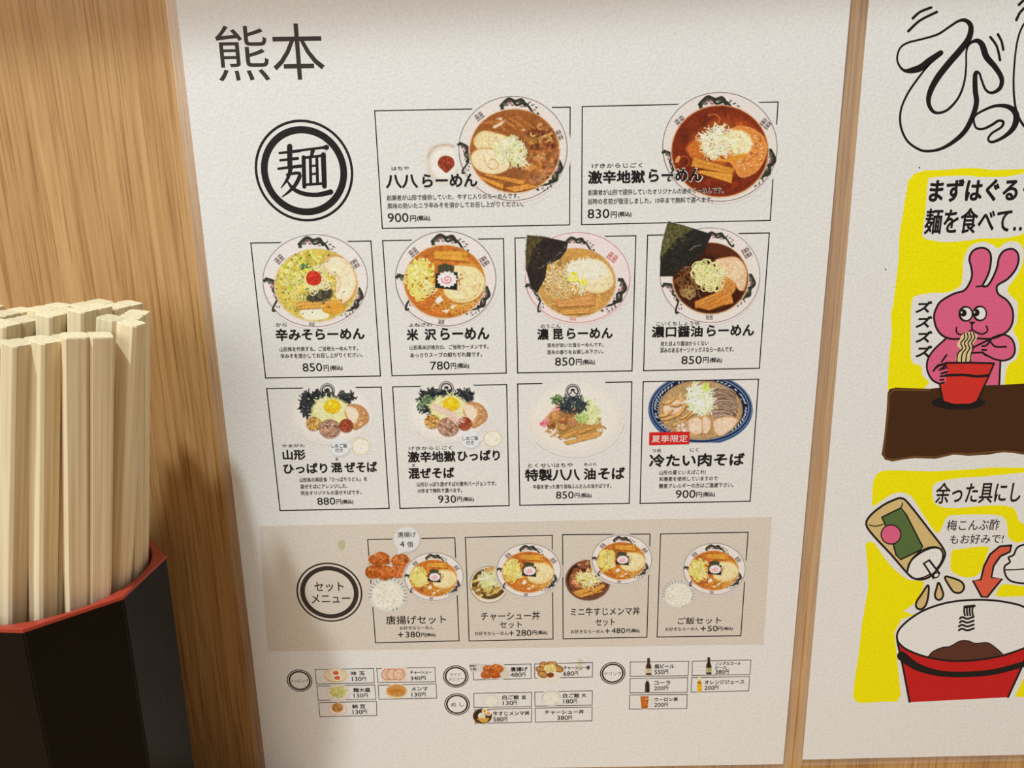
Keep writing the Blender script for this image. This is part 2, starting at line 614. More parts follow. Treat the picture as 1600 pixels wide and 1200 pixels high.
def jit(c, a=12):
    d = rng.randn() * a
    return tuple(np.clip(np.array(c) + d + rng.randn(3) * a * .3, 0, 255))
def pick(cx, cy, rx, ry):
    r = math.sqrt(rng.rand()); t = rng.rand() * 6.283
    return cx + rx * r * math.cos(t), cy + ry * r * math.sin(t)
def noodles(c, cx, cy, rx, ry, n, col, wd=7, ln=60, edge=(150, 105, 45), curl=.9):
    for _ in range(n):
        x, y = pick(cx, cy, rx, ry)
        a = rng.rand() * 6.28
        k = (rng.rand() - .5) * curl * 2
        pts = []
        for i in range(6):
            pts.append((x, y))
            x += math.cos(a) * ln / 5; y += math.sin(a) * ln / 5; a += k
        c.line(pts, wd * 1.5, jit(edge, 10), .55)
        c.line(pts, wd, jit(col, 12), .95)
def shreds(c, cx, cy, rx, ry, n, cols=((238, 238, 205), (214, 222, 150), (248, 246, 228)), wd=4, ln=45, dark=(150, 150, 80)):
    for _ in range(n):
        x, y = pick(cx, cy, rx, ry)
        a = rng.rand() * 6.28
        k = (rng.rand() - .5) * 1.0
        pts = []
        for i in range(4):
            pts.append((x, y))
            x += math.cos(a) * ln / 4; y += math.sin(a) * ln / 4; a += k
        if rng.rand() < .4: c.line([(p[0] + wd * .6, p[1] + wd * .6) for p in pts], wd, jit(dark, 12), .5)
        c.line(pts, wd, jit(cols[rng.randint(len(cols))], 8), .95)
def rings(c, cx, cy, rx, ry, n, R=24, col=(236, 232, 170), wd=6, core=None):
    for _ in range(n):
        x, y = pick(cx, cy, rx, ry)
        r = R * (.65 + .5 * rng.rand())
        e = .6 + .4 * rng.rand()
        ro = rng.rand() * 180
        if core: c.ell(x, y, r * .8, r * e * .8, jit(core, 10), ro, .6)
        c.ell(x + 2, y + 3, r, r * e, (150, 130, 60), ro, .45, ring=wd)
        c.ell(x, y, r, r * e, jit(col, 10), ro, 1, ring=wd)
def menma(c, pts, col=(214, 152, 62)):
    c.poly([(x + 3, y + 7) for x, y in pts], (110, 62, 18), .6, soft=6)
    c.poly(pts, col)
    c.line(pts, 3, (150, 92, 28), .7, closed=True)
    p = np.array(pts, float)
    for t in (.25, .5, .75):
        a = p[0] * (1 - t) + p[-1] * t; b = p[1] * (1 - t) + p[2] * t
        c.line([tuple(a * .94 + b * .06), tuple(a * .08 + b * .92)], 3, (238, 190, 104) if t != .5 else (178, 116, 40), .7)
def chashu(c, pts, fat=(238, 220, 180), edge=(196, 140, 84), swirl=None):
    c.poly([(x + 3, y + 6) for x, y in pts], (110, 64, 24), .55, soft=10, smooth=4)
    c.poly(pts, fat, smooth=4)
    c.line(pts, 9, edge, .8, smooth=4, closed=True, soft=6)
    p = np.array(pts, float); m = p.mean(0)
    rx, ry = (p[:, 0].max() - p[:, 0].min()) / 2, (p[:, 1].max() - p[:, 1].min()) / 2
    c.tex(m[0], m[1], rx * .9, ry * .9, .10, 18)
    c.tex(m[0], m[1], rx * .85, ry * .85, .45, 16, (250, 240, 214), .55)
    if swirl: c.line(swirl, 7, edge, .75, smooth=5, soft=5)
def splat(c, cx, cy, r, n, cols, size=9):
    for _ in range(n):
        x, y = pick(cx, cy, r, r)
        c.ell(x, y, size * (.5 + rng.rand()), size * (.4 + rng.rand() * .6), jit(cols[rng.randint(len(cols))], 10), rng.rand() * 180)
def dragon(c, cx, cy, ang, L):
    """a painted dragon curling round the rim; ang = direction of its body, degrees"""
    a = math.radians(ang); ca, sa = math.cos(a), math.sin(a)
    L *= .88
    T = lambda pts: [(cx + (x * ca - y * .72 * sa) * L, cy + (x * sa + y * .72 * ca) * L) for x, y in [(x, y + .5 * x * x) for x, y in pts]]
    dk, mid, pk = (50, 52, 40), (96, 92, 70), (150, 96, 112)
    c.line(T([(-.5, .12), (-.42, -.1), (-.25, -.16), (-.1, .02), (.1, -.1), (.25, .0), (.38, .16), (.5, .2), (.52, .1)]), .065 * L, dk, 1, smooth=5)
    c.line(T([(-.52, .0), (-.35, -.22), (-.15, -.12), (.02, -.2), (.14, -.02)]), .095 * L, dk, 1, smooth=5)
    for x, y, r, q in ((-.4, -.02, .1, mid), (-.3, -.1, .09, pk), (-.22, .02, .06, pk), (-.05, -.1, .07, mid), (.05, .05, .05, pk), (.42, .02, .05, pk), (-.47, .12, .06, dk)):
        (x, y), = T([(x, y)])
        c.ell(x, y, r * L * .85, r * L * .5, q, ang, .85)
    for k in range(9):
        x = -.45 + k * .11
        c.line(T([(x, -.1), (x + .05, -.2 + .05 * (k % 3))]), .035 * L, dk, .8)
def mark(c, cx, cy, rot, S, col=(90, 70, 66)):
    """square fret pattern pair on the rim"""
    a = math.radians(rot); ca, sa = math.cos(a), math.sin(a)
    T = lambda pts: [(cx + (x * ca - y * sa) * S, cy + (x * sa + y * ca) * S) for x, y in pts]
    for ox in (-.5, .5):
        for p in (((-.38, -.8), (.38, -.8)), ((0, -1), (0, -.6)), ((-.3, -.55), (.3, -.55), (.3, -.2), (-.3, -.2), (-.3, -.55)), ((-.4, 0), (.4, 0)), ((-.3, .2), (.3, .2), (.3, .6), (-.3, .6), (-.3, .2)), ((-.4, .8), (.4, .8)), ((0, -.2), (0, .2))):
            c.line(T([(x + ox, y * .8) for x, y in p]), .13 * S, col, .85)
def bowl(c, o, soup, scol, line=(60, 44, 44), lip=(224, 215, 207), halo=26, low=16, lw=4, dr=(), mk=(), shade=(196, 120, 50), halo_col=None):
    cx, cy, rx, ry = o
    c.clip = None
    c.ell(cx, cy + low * .6, rx + halo, ry + halo * .7 + low * .5, halo_col or c.base)
    c.ell(cx, cy + low, rx, ry, (170, 140, 136), 0, .8, ring=3)
    c.ell(cx, cy + low, rx - 2, ry - 2, lip)
    c.ell(cx, cy, rx + 1, ry + 1, lip)
    c.ell(cx, cy, rx, ry, line, ring=lw)
    for d in dr: dragon(c, *d)
    for d in mk: mark(c, *d)
    sx, sy, ax, ay = soup
    c.ell(sx, sy + 3, ax + 13, ay + 12, (214, 196, 170), 0, .9, soft=6)
    c.ell(sx, sy, ax + 5, ay + 5, shade, soft=5)
    c.ell(sx, sy, ax, ay, scol, soft=10)
    c.tex(sx, sy, ax, ay, .16, 60)
    for _ in range(26):     # oil and gloss flecks photographed on the broth
        x, y = pick(sx, sy, ax * .92, ay * .92)
        c.ell(x, y, 4 + 9 * rng.rand(), 3 + 5 * rng.rand(), tuple(min(255, q * 1.25 + 26) for q in scol), rng.rand() * 180, .4, soft=4)
        x, y = pick(sx, sy, ax * .95, ay * .95)
        c.ell(x, y, 14 + 22 * rng.rand(), 6 + 10 * rng.rand(), tuple(q * .72 for q in scol), rng.rand() * 180, .35, soft=14)
    c.clip = (sx, sy, ax + 4, ay + 4)

# ------------------------------------------------------------------ the setting
def box_bm(x0, x1, y0, y1, z0, z1, bm=None):
    bm = bm or bmesh.new()
    r = bmesh.ops.create_cube(bm, size=1, matrix=Matrix.Translation(((x0 + x1) / 2, (y0 + y1) / 2, (z0 + z1) / 2)) @ Matrix.Diagonal((x1 - x0, y1 - y0, z1 - z0, 1)))
    return bm
wall = bmobj('wall_back', box_bm(-.62, .62, 0, .02, 0, 1.0), M['wall'])
wall['kind'] = 'structure'
cnt = bmobj('floor', box_bm(-.62, .62, -.62, 0, -.03, 0), M['counter'])  # unseen counter top that the holder stands on
cnt['kind'] = 'structure'
# unseen board added above the sheets, slanted to cast the shaded top band
bm = box_bm(-.6, .6, -.045, 0, 0, .018)
for v_ in bm.verts:
    if v_.co.y < -.01: v_.co.y += v_.co.x * .019
bmesh.ops.translate(bm, verts=bm.verts, vec=(0, 0, H0 + .151))
sh = bmobj('shade_board_1', bm, M['wall'])
sh['kind'] = 'structure'

# ------------------------------------------------------------------ laminated sheets
def sheet(root, bl, upv, wid, hei, mar):
    """paper with thickness and the clear film margin round it, from its bottom left corner"""
    upv = np.array(upv) / np.linalg.norm(upv)
    rt = np.array([upv[1], -upv[0]])
    q = lambda a, b: np.array(bl) + rt * a + upv * b
    bm = bmesh.new()
    vs = []
    for Y in (YP, YP + .0003):
        vs.append([bm.verts.new((*[q(a, b)[0]], Y, q(a, b)[1])) for a, b in ((0, 0), (wid, 0), (wid, hei), (0, hei))])
    bm.faces.new(vs[0]); bm.faces.new(vs[1][::-1])
    for i in range(4): bm.faces.new((vs[0][i], vs[1][i], vs[1][(i + 1) % 4], vs[0][(i + 1) % 4]))
    bmesh.ops.recalc_face_normals(bm, faces=bm.faces)
    bmobj('paper', bm, M['paper'], root)
    # film margin: ring with rounded outer corners
    out, inn = [], []
    r = .004
    for (a, b, sx, sy, g0) in ((wid + mar - r, hei + mar - r, wid, hei, 0), (r - mar, hei + mar - r, 0, hei, 90), (r - mar, r - mar, 0, 0, 180), (wid + mar - r, r - mar, wid, 0, 270)):
        for k in range(6):
            g = math.radians(g0 + 18 * k)
            out.append(q(a + r * math.cos(g), b + r * math.sin(g)))
            inn.append(q(sx, sy))
    bm = bmesh.new()
    n = len(out)
    Ya, Yb = YP + .00022, YP + .0005
    va = [bm.verts.new((p[0], Ya, p[1])) for p in out]
    vb = [bm.verts.new((p[0], Yb, p[1])) for p in out]
    vi = [bm.verts.new((p[0], Ya, p[1])) for p in inn]
    for i in range(n):
        j = (i + 1) % n
        f = [va[i], va[j], vi[j], vi[i]]
        if (inn[i] == inn[j]).all(): f = [va[i], va[j], vi[i]]
        bm.faces.new(f)
        bm.faces.new((va[i], vb[i], vb[j], va[j]))
    bmesh.ops.remove_doubles(bm, verts=bm.verts, dist=1e-6)
    bmesh.ops.recalc_face_normals(bm, faces=bm.faces)
    bmobj('film_margin', bm, M['film'], root)

def pxz(x, y):
    a, b = P(x, y)
    return float(a), float(b)
menu = thing('menu_sheet', 'white laminated noodle menu with boxed bowl pictures and prices on the oak wall', 'menu')
bl = (-.1023, pxz(1221, 1194)[1])
sheet(menu, bl, (0, 1), .2097, .297, .0034)
comic = thing('comic_sheet', 'laminated hand drawn eating guide with yellow panels and a pink rabbit, right of the menu', 'poster')
b0, b1 = pxz(1254, 1187), pxz(1358, 0)
sheet(comic, b0, (b1[0] - b0[0], b1[1] - b0[1]), .21, .297, .0030)

# ------------------------------------------------------------------ menu print: heading, badges, frames, lettering
INK, GREY = M['ink'], M['greyink']
f = Flat(2)
f.text('熊', 338, 40, 419, 127, M['brownink'], .004)
f.text('本', 425, 37, 506, 125, M['brownink'], .004)
f.build('heading_lettering', menu)

f = Flat(1)
f.fill([(405, 822), (1206, 808), (1193, 1007), (418, 1018)], M['band'])
f.build('set_menu_band', menu)

def badge(cx, cy, rs, m=INK, fillr=0):
    f = Flat(3)
    if fillr: f.ring(cx, cy, fillr, 0, M['white']); f.step()
    for a, b in rs: f.ring(cx, cy, a, b, m)
    return f.build('section_badge', menu)
# hand-built brush character of the large badge
bd = badge(475.1, 267.7, ((76.9, 72.9), (67.3, 56.6)))
vz = V(0, 0, 2.6667)
f = Flat(4)
def st(pts, ws, sm=3): f.ribbon(vz(pts), [x_ / 2.35 for x_ in ws], INK, sm)
st([(1165, 638), (1250, 628)], [9, 12], 0)
st([(1168, 668), (1240, 660)], [9, 12], 0)
st([(1160, 703), (1252, 692)], [9, 13], 0)
st([(1207, 610), (1208, 700)], [20, 18], 0)
st([(1212, 700), (1198, 745), (1172, 782)], [16, 12, 4])
st([(1195, 728), (1248, 722), (1236, 762), (1208, 795), (1176, 820)], [8, 14, 15, 11, 4])
st([(1196, 752), (1220, 785), (1262, 806), (1320, 812), (1378, 800)], [5, 14, 16, 17, 20])
st([(1255, 626), (1345, 615), (1360, 614)], [9, 10, 20], 0)
st([(1303, 628), (1296, 656)], [16, 10], 0)
st([(1265, 655), (1268, 778)], [15, 15], 0)
st([(1262, 658), (1345, 648)], [10, 10], 0)
st([(1347, 645), (1352, 776)], [19, 18], 0)
st([(1268, 770), (1352, 764)], [10, 10], 0)
st([(1293, 660), (1295, 766)], [11, 11], 0)
st([(1320, 657), (1323, 764)], [11, 11], 0)
st([(1296, 692), (1322, 689)], [8, 8], 0)
st([(1296, 726), (1322, 723)], [8, 8], 0)
st([(1355, 640), (1372, 600)], [1, 1], 0)
f.build('badge_lettering', bd)
bd = badge(514.7, 925.7, ((51.6, 48.9), (45.6, 38.2)), M['brownink'])
f = Flat(4)
v1 = V(440, 820, 5.517)
def tz(pts, ws): f.ribbon(v1(pts), [x_ / 5.517 for x_ in ws], M['brownink'], 4)
f.text('セット', 282, 492, 535, 575, M['brownink'], .018, v1)
f.text('メニュー', 258, 597, 592, 675, M['brownink'], .018, v1)
f.build('badge_lettering', bd)
for (cx, cy, lines) in ((468.1, 1063.4, (('トッピング', 455.5, 1061, 482, 1066.6),)),
                        (712.2, 1057, (('サイド', 703.3, 1051.5, 719.7, 1056.6), ('メニュー', 701, 1058, 724, 1063.2))),
                        (714.2, 1100.5, (('め し', 704.8, 1097.5, 724.4, 1104.3),)),
                        (957.3, 1051.9, (('ドリンク', 945.2, 1049.5, 970.6, 1055.4),))):
    bd = badge(cx, cy, ((19.9, 18.3), (17.3, 14.6)), M['brownink'], 20)
    f = Flat(5)
    for s_, a, b, c, d in lines: f.text(s_, a, b, c, d, M['brownink'], .01)
    f.build('badge_lettering', bd)

def frame(name, q, wd, m=INK, lift=3):
    f = Flat(lift)
    for i in range(4):
        a, b = np.array(q[i]), np.array(q[(i + 1) % 4])
        t = (b - a) / np.linalg.norm(b - a) * wd / 2
        n = np.array([-t[1], t[0]])
        f.addpx([tuple(a - t + n), tuple(b + t + n), tuple(b + t - n), tuple(a - t - n)], [(0, 1, 2, 3)], m)
    return f.build(name, menu)

B = .036
def price(n, x0, y0, x1, y1, a, b):
    """number box, yen box, tax-included box"""
    return [(n, x0, y0, x1, y1, .008), ('円', *a, .016), ('(税込)', *b, .03)]
vA1, vA2 = V(560, 130, 4.706), V(890, 130, 4.706)
vB1, vB2, vB3, vB4 = V(380, 350, 4.8), V(590, 350, 4.8), V(790, 350, 4.8), V(1000, 340, 4.8)
vC1, vC2, vC3, vC4 = V(410, 590, 5.714), V(600, 590, 5.714), V(800, 590, 5.715), V(990, 580, 5.4545)
vD1, vD2, vD4 = V(440, 820, 5.517), V(720, 820, 5.333), V(1010, 820, 6)
panels = {
 'A1': (vA1, [(120, 203), (1557, 176), (1553, 1042), (176, 1068)], [('はちや', 243, 612, 372, 640, 0), ('八八', 200, 672, 437, 772, B), ('らーめん', 468, 665, 875, 765, B),
   ('創業者が山形で提供していた、牛すじ入りのらーめんです。', 208, 815, 1183, 855, .004), ('風味の効いたニラ辛みそを溶かしてお召し上がりください。', 212, 873, 1212, 915, .004)] + price('900', 215, 955, 368, 1022, (380, 972, 425, 1018), (432, 972, 528, 1015))),
 'A2': (vA2, [(93, 172), (1533, 138), (1475, 1009), (88, 1040)], [('げきからじごく', 163, 587, 535, 622, 0), ('激辛地獄', 135, 640, 555, 738, B), ('らーめん', 580, 628, 975, 725, B),
   ('創業者が山形で提供していたオリジナルの激辛らーめんです。', 135, 775, 1130, 817, .004), ('当時の名前が復活しました。10辛まで無料で選べます。', 133, 841, 1055, 884, .004)] + price('830', 132, 925, 292, 993, (302, 943, 347, 990), (355, 943, 455, 985))),
 'B1': (vB1, [(57, 143), (958, 128), (1030, 1140), (168, 1155)], [('から', 245, 740, 325, 770, 0), ('辛みそらーめん', 242, 780, 910, 872, B), ('山形県を代表する、ご当地らーめんです。', 273, 917, 860, 953, 0),
   ('辛みそを溶かしてお召し上がりください。', 280, 967, 893, 1003, 0)] + price('850', 445, 1043, 592, 1105, (603, 1058, 643, 1103), (652, 1060, 745, 1100))),
 'B2': (vB2, [(38, 125), (944, 110), (965, 1118), (108, 1138)], [('よねざわ', 235, 740, 408, 770, 0), ('米', 217, 785, 305, 875, B), ('沢', 352, 785, 440, 872, B), ('らーめん', 470, 775, 838, 868, B),
   ('山形県米沢地方の、ご当地ラーメンです。', 240, 904, 832, 940, 0), ('あっさりスープの細ちぢれ麺です。', 245, 962, 783, 998, 0)] + price('780', 395, 1030, 540, 1092, (548, 1042, 588, 1087), (597, 1042, 687, 1085))),
 'B3': (vB3, [(70, 105), (977, 88), (948, 1102), (90, 1117)], [('のうこん', 262, 752, 412, 780, 0), ('濃', 237, 785, 323, 870, B), ('昆', 355, 785, 432, 865, B), ('らーめん', 458, 778, 803, 860, B),
   ('昆布が効いた塩らーめんです。', 313, 890, 733, 922, 0), ('昆布の香りをお楽しみ下さい。', 313, 942, 733, 975, 0)] + price('850', 370, 1000, 518, 1062, (527, 1012, 570, 1058), (577, 1015, 670, 1057))),
 'B4': (vB4, [(57, 132), (970, 115), (895, 1130), (27, 1148)], [('こいくちしょうゆ', 122, 778, 445, 810, 0), ('濃口醤油', 87, 812, 470, 898, B), ('らーめん', 500, 803, 857, 888, B),
   ('見た目より醤油からくない', 153, 926, 513, 961, 0), ('深みのあるオーソドックスならーめんです。', 150, 971, 703, 1010, 0)] + price('850', 310, 1037, 463, 1098, (472, 1045, 515, 1090), (522, 1048, 615, 1090))),
 'C1': (vC1, [(38, 98), (1060, 85), (1132, 1168), (158, 1187)], [('やまがた', 173, 592, 378, 622, 0), ('山形', 180, 642, 385, 735, B), ('ひっぱり', 187, 762, 580, 855, B), ('混', 612, 757, 712, 848, B), ('ぜそば', 732, 750, 1025, 845, B), ('ま', 652, 713, 678, 740, 0),
   ('山形県の県民食「ひっぱりうどん」を', 330, 888, 935, 929, 0), ('混ぜそばにアレンジした、', 337, 950, 760, 990, 0), ('完全オリジナルの混ぜそばです。', 343, 1007, 883, 1045, 0)] + price('880', 490, 1070, 650, 1135, (660, 1085, 705, 1130), (712, 1088, 812, 1130))),
 'C2': (vC2, [(77, 83), (1095, 62), (1117, 1143), (143, 1168)], [('げきからじごく', 222, 612, 608, 645, 0), ('激辛地獄', 212, 655, 638, 755, B), ('ひっぱり', 655, 645, 1035, 742, B), ('ま', 250, 770, 278, 795, 0), ('混ぜそば', 217, 802, 628, 902, B),
   ('山形ひっぱり混ぜそばの激辛バージョンです。', 292, 927, 1002, 969, 0), ('10辛まで無料で選べます。', 302, 987, 697, 1028, 0)] + price('930', 483, 1050, 643, 1118, (653, 1062, 697, 1108), (705, 1065, 803, 1107))),
 'C3': (vC3, [(50, 57), (1070, 38), (1047, 1123), (70, 1140)], [('とくせいはちや', 143, 764, 543, 801, 0), ('あぶら', 642, 760, 752, 785, 0), ('特製八八', 115, 812, 607, 922, B), ('油', 640, 808, 748, 912, B), ('そば', 768, 800, 1008, 908, B),
   ('牛脂を使った香り旨味ふんだんの油そばです。', 187, 950, 887, 990, 0)] + price('850', 392, 1015, 550, 1080, (558, 1030, 603, 1075), (612, 1030, 710, 1075))),
 'C4': (vC4, [(82, 90), (1065, 68), (993, 1108), (55, 1127)], [('つめ', 155, 660, 235, 692, 0), ('にく', 480, 653, 552, 687, 0), ('冷たい肉そば', 132, 700, 945, 812, B),
   ('山形の夏といえばこれ!', 218, 842, 615, 880, 0), ('和蕎麦を使用していますので', 218, 896, 715, 935, 0), ('蕎麦アレルギーの方はご遠慮下さい。', 215, 952, 852, 993, 0)] + price('900', 358, 1012, 527, 1080, (533, 1028, 582, 1075), (588, 1028, 693, 1073))),
 'D1': (vD1, [(742, 127), (1493, 112), (1530, 1000), (810, 1017)], [('唐揚げセット', 900, 780, 1418, 855, .012), ('お好きならーめん', 1018, 872, 1307, 903, .006), ('+', 1003, 925, 1048, 968, 0)] + price('380', 1068, 920, 1195, 970, (1203, 930, 1240, 968), (1245, 932, 1328, 965))),
 'D2': (vD2, [(38, 105), (762, 87), (768, 952), (70, 968)], [('チャーシュー丼', 167, 724, 660, 793, .012), ('セット', 325, 805, 508, 860, .012), ('お好きならーめん', 117, 888, 395, 920, .006), ('+', 402, 882, 442, 922, 0)] + price('280', 460, 875, 588, 925, (595, 880, 632, 918), (640, 880, 720, 917))),
 'D3': (vD2, [(848, 82), (1577, 77), (1550, 937), (853, 950)], [('ミニ牛すじメンマ丼', 915, 687, 1493, 755, .012), ('セット', 1123, 780, 1282, 842, .012), ('お好きならーめん', 917, 872, 1195, 903, .006), ('+', 1203, 865, 1240, 903, 0)] + price('480', 1255, 860, 1370, 903, (1380, 865, 1412, 900), (1418, 865, 1490, 900))),
 'D4': (vD4, [(133, 85), (953, 70), (885, 1040), (100, 1052)], [('ご飯セット', 293, 864, 702, 930, .012), ('お好きならーめん', 175, 959, 490, 993, .006), ('+', 507, 950, 557, 995, 0)] + price('50', 573, 945, 668, 998, (672, 955, 715, 993), (722, 957, 810, 990))),
}
PN = {}
for k_, (v, q, tx) in panels.items():
    PN[k_] = frame('menu_panel', v(q), 1.75 if k_[0] != 'D' else 1.55)
    f = Flat(13)
    for t in tx:
        if k_ in ('A1', 'A2') and t[0] in ('らーめん',) or (k_ in ('A1', 'A2') and len(t[0]) > 12):
            continue
        f.text(t[0], *t[1:5], INK, max(t[5], .014) if t[5] < .006 else t[5], v)
    if k_ in ('A1', 'A2'):      # lettering that runs over the bowl has a pale outline
        f2 = Flat(11)
        for t in tx:
            if t[0] == 'らーめん' or len(t[0]) > 12:
                g = 7 if t[0] == 'らーめん' else 3
                f2.text(t[0], t[1] - g, t[2] - g, t[3] + g, t[4] + g, M['paper'], .05 if t[0] == 'らーめん' else .035, v)
                f.text(t[0], *t[1:5], INK, max(t[5], .014), v)
        f2.build('lettering_outline', PN[k_])
    if k_ == 'C4':
        f.fill(v([(133, 521), (476, 514), (473, 622), (131, 630)]), M['redlabel'])
        f.text('夏季限定', 155, 543, 460, 605, M['white'], .008, v)
    f.build('lettering', PN[k_])

vE, vF, vG = V(430, 1020, 5.926), V(690, 1020, 6.4), V(930, 1010, 6.154)
boxes = {
 'E1': (vE, [(370, 155), (910, 145), (917, 278), (382, 290)], [('味 玉', 700, 170, 830, 208), ('130', 710, 222, 800, 262), ('円', 805, 222, 840, 258)]),
 'E2': (vE, [(940, 145), (1480, 135), (1485, 268), (952, 277)], [('チャーシュー', 1250, 165, 1448, 197), ('340', 1253, 217, 1343, 253), ('円', 1350, 213, 1392, 250)]),
 'E3': (vE, [(387, 308), (922, 297), (932, 430), (398, 440)], [('麺大盛', 722, 323, 880, 365), ('130', 727, 377, 815, 415), ('円', 820, 375, 858, 413)]),
 'E4': (vE, [(953, 300), (1490, 288), (1495, 420), (962, 430)], [('メンマ', 1262, 315, 1412, 352), ('130', 1263, 368, 1350, 405), ('円', 1355, 365, 1392, 402)]),
 'E5': (vE, [(402, 462), (937, 450), (942, 580), (415, 592)], [('納 豆', 712, 475, 835, 515), ('130', 717, 527, 805, 567), ('円', 808, 525, 848, 563)]),
 'F1': (vF, [(315, 125), (895, 113), (897, 258), (318, 270)], [('唐揚げ', 687, 140, 860, 187), ('480', 688, 197, 800, 240), ('円', 805, 195, 838, 237)]),
 'F2': (vF, [(930, 112), (1510, 97), (1508, 242), (932, 255)], [('チャーシュー盛', 1220, 130, 1483, 168), ('680', 1217, 185, 1325, 230), ('円', 1330, 182, 1365, 225)]),
 'F3': (vF, [(322, 405), (900, 395), (898, 537), (325, 547)], [('白ご飯', 608, 422, 775, 467), ('並', 800, 422, 845, 462), ('130', 612, 480, 715, 522), ('円', 720, 477, 753, 520)]),
 'F4': (vF, [(932, 392), (1508, 380), (1505, 523), (935, 533)], [('白ご飯', 1213, 405, 1380, 450), ('大', 1400, 405, 1445, 445), ('180', 1217, 463, 1315, 507), ('円', 1320, 460, 1355, 503)]),
 'F5': (vF, [(328, 567), (902, 555), (898, 693), (332, 707)], [('牛すじメンマ丼', 515, 582, 880, 627), ('580', 517, 643, 618, 687), ('円', 623, 640, 658, 683)]),
 'F6': (vF, [(935, 553), (1505, 542), (1503, 680), (938, 693)], [('チャーシュー丼', 1030, 570, 1425, 613), ('380', 1155, 628, 1265, 672), ('円', 1268, 627, 1303, 670)]),
 'G1': (vG, [(338, 150), (900, 143), (892, 282), (337, 287)], [('瓶ビール', 570, 170, 760, 212), ('550', 570, 225, 662, 268), ('円', 667, 222, 702, 264)]),
 'G2': (vG, [(935, 143), (1497, 130), (1488, 270), (930, 280)], [('ノンアルコール', 1157, 150, 1400, 178), ('ビール', 1155, 187, 1265, 217), ('380', 1155, 225, 1245, 265), ('円', 1250, 222, 1283, 263)]),
 'G3': (vG, [(335, 310), (890, 300), (885, 442), (333, 447)], [('コーラ', 568, 330, 722, 370), ('200', 567, 382, 660, 422), ('円', 665, 378, 702, 420)]),
 'G4': (vG, [(928, 300), (1485, 290), (1475, 428), (922, 440)], [('オレンジジュース', 1052, 322, 1433, 361), ('200', 1050, 378, 1145, 418), ('円', 1148, 375, 1185, 415)]),
 'G5': (vG, [(332, 468), (885, 462), (880, 598), (328, 603)], [('ウーロン茶', 568, 490, 797, 528), ('200', 567, 542, 660, 580), ('円', 665, 540, 700, 578)]),
}
for k_, (v, q, tx) in boxes.items():
    PN[k_] = frame('price_box', v(q), 1.05, M['greyink'])
    f = Flat(9)
    for t in tx: f.text(t[0], *t[1:5], M['ink'], .016 if t[0].isdigit() or t[0] == '円' else .03, v)
    f.build('lettering', PN[k_])

# ------------------------------------------------------------------ menu print: the dish pictures
def lettering_px(c, x, y): pass

# bean-shaped bowl 1: beef tendon ramen (A1)
c = Cv(vA1, 455, 80, 1570, 900)
c.ell(655, 560, 155, 140, c.base, soft=20)
c.poly([(500, 560), (520, 480), (600, 445), (690, 450), (740, 520), (750, 600), (700, 700), (600, 740), (520, 690)], (214, 200, 184), .9, soft=30, smooth=4)
c.poly([(530, 580), (560, 500), (640, 470), (710, 500), (725, 590), (690, 680), (610, 710), (550, 660)], (230, 224, 214), 1, soft=22, smooth=4)
c.line([(510, 540), (560, 470), (640, 452), (700, 462)], 10, (186, 156, 128), .7, soft=14, smooth=4)
c.poly([(585, 575), (610, 540), (660, 535), (700, 560), (705, 605), (680, 635), (645, 660), (610, 630), (588, 610)], (150, 62, 40), smooth=4)
c.tex(645, 595, 60, 55, .35, 14)
bowl(c, (1137, 480, 398, 383), (1148, 498, 325, 302), (152, 92, 48), dr=((1190, 160, 8, 300), (790, 545, 78, 240), (1425, 690, 120, 290)), mk=((890, 245, -38, 34), (1468, 385, 66, 40)), halo=30, low=22)
c.poly([(860, 330), (960, 240), (1120, 210), (1300, 240), (1330, 330), (1150, 380), (980, 360)], (150, 84, 36), .7, soft=40, smooth=4)
for i in range(10): c.line([(900 + i * 30, 300 - i * 6), (960 + i * 30, 280 + rng.rand() * 40), (1010 + i * 32, 300 + rng.rand() * 50)], 14, jit((190, 128, 66), 16), .5, smooth=3, soft=6)
for p in (((985, 320), (1080, 270), (1060, 300), (1000, 335)), ((1010, 262), (1060, 250), (1050, 272)), ((1195, 345), (1225, 335), (1220, 350))): c.poly(p, (236, 222, 200), .9, soft=5)
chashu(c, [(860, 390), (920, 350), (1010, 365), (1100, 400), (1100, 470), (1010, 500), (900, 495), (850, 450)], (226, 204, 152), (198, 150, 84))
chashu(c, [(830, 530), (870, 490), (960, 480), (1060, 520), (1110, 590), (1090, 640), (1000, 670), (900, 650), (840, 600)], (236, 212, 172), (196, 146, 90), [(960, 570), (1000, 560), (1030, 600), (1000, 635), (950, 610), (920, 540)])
# beef chunks
for _ in range(70):
    x, y = pick(1350, 520, 130, 220)
    c.poly([(x + rng.randn() * 6 + 30 * math.cos(a) * (.5 + rng.rand()), y + 24 * math.sin(a) * (.5 + rng.rand())) for a in np.linspace(0, 5.4, 6)], jit(((140, 82, 46), (168, 104, 56), (112, 62, 40), (190, 130, 74))[rng.randint(4)], 14), .9, soft=5, smooth=3)
c.tex(1350, 520, 150, 230, .3, 22)
noodles(c, 1360, 380, 90, 60, 10, (214, 164, 88), 9, 50, (130, 70, 30))
for p in (((925, 680), (945, 665), (1225, 715), (1215, 750)), ((870, 690), (890, 680), (1070, 745), (1060, 780)), ((1075, 770), (1250, 740), (1330, 760), (1150, 800))): menma(c, [p[0], p[2] if False else p[1], p[2], p[3]], (214, 142, 60))
shreds(c, 1120, 500, 95, 95, 260, wd=6, ln=60)
rings(c, 1130, 510, 90, 100, 16, 30, (234, 232, 190), 6)
shreds(c, 1195, 570, 40, 40, 30, wd=6, ln=50)
c.build('dish_picture', PN['A1'], 6)

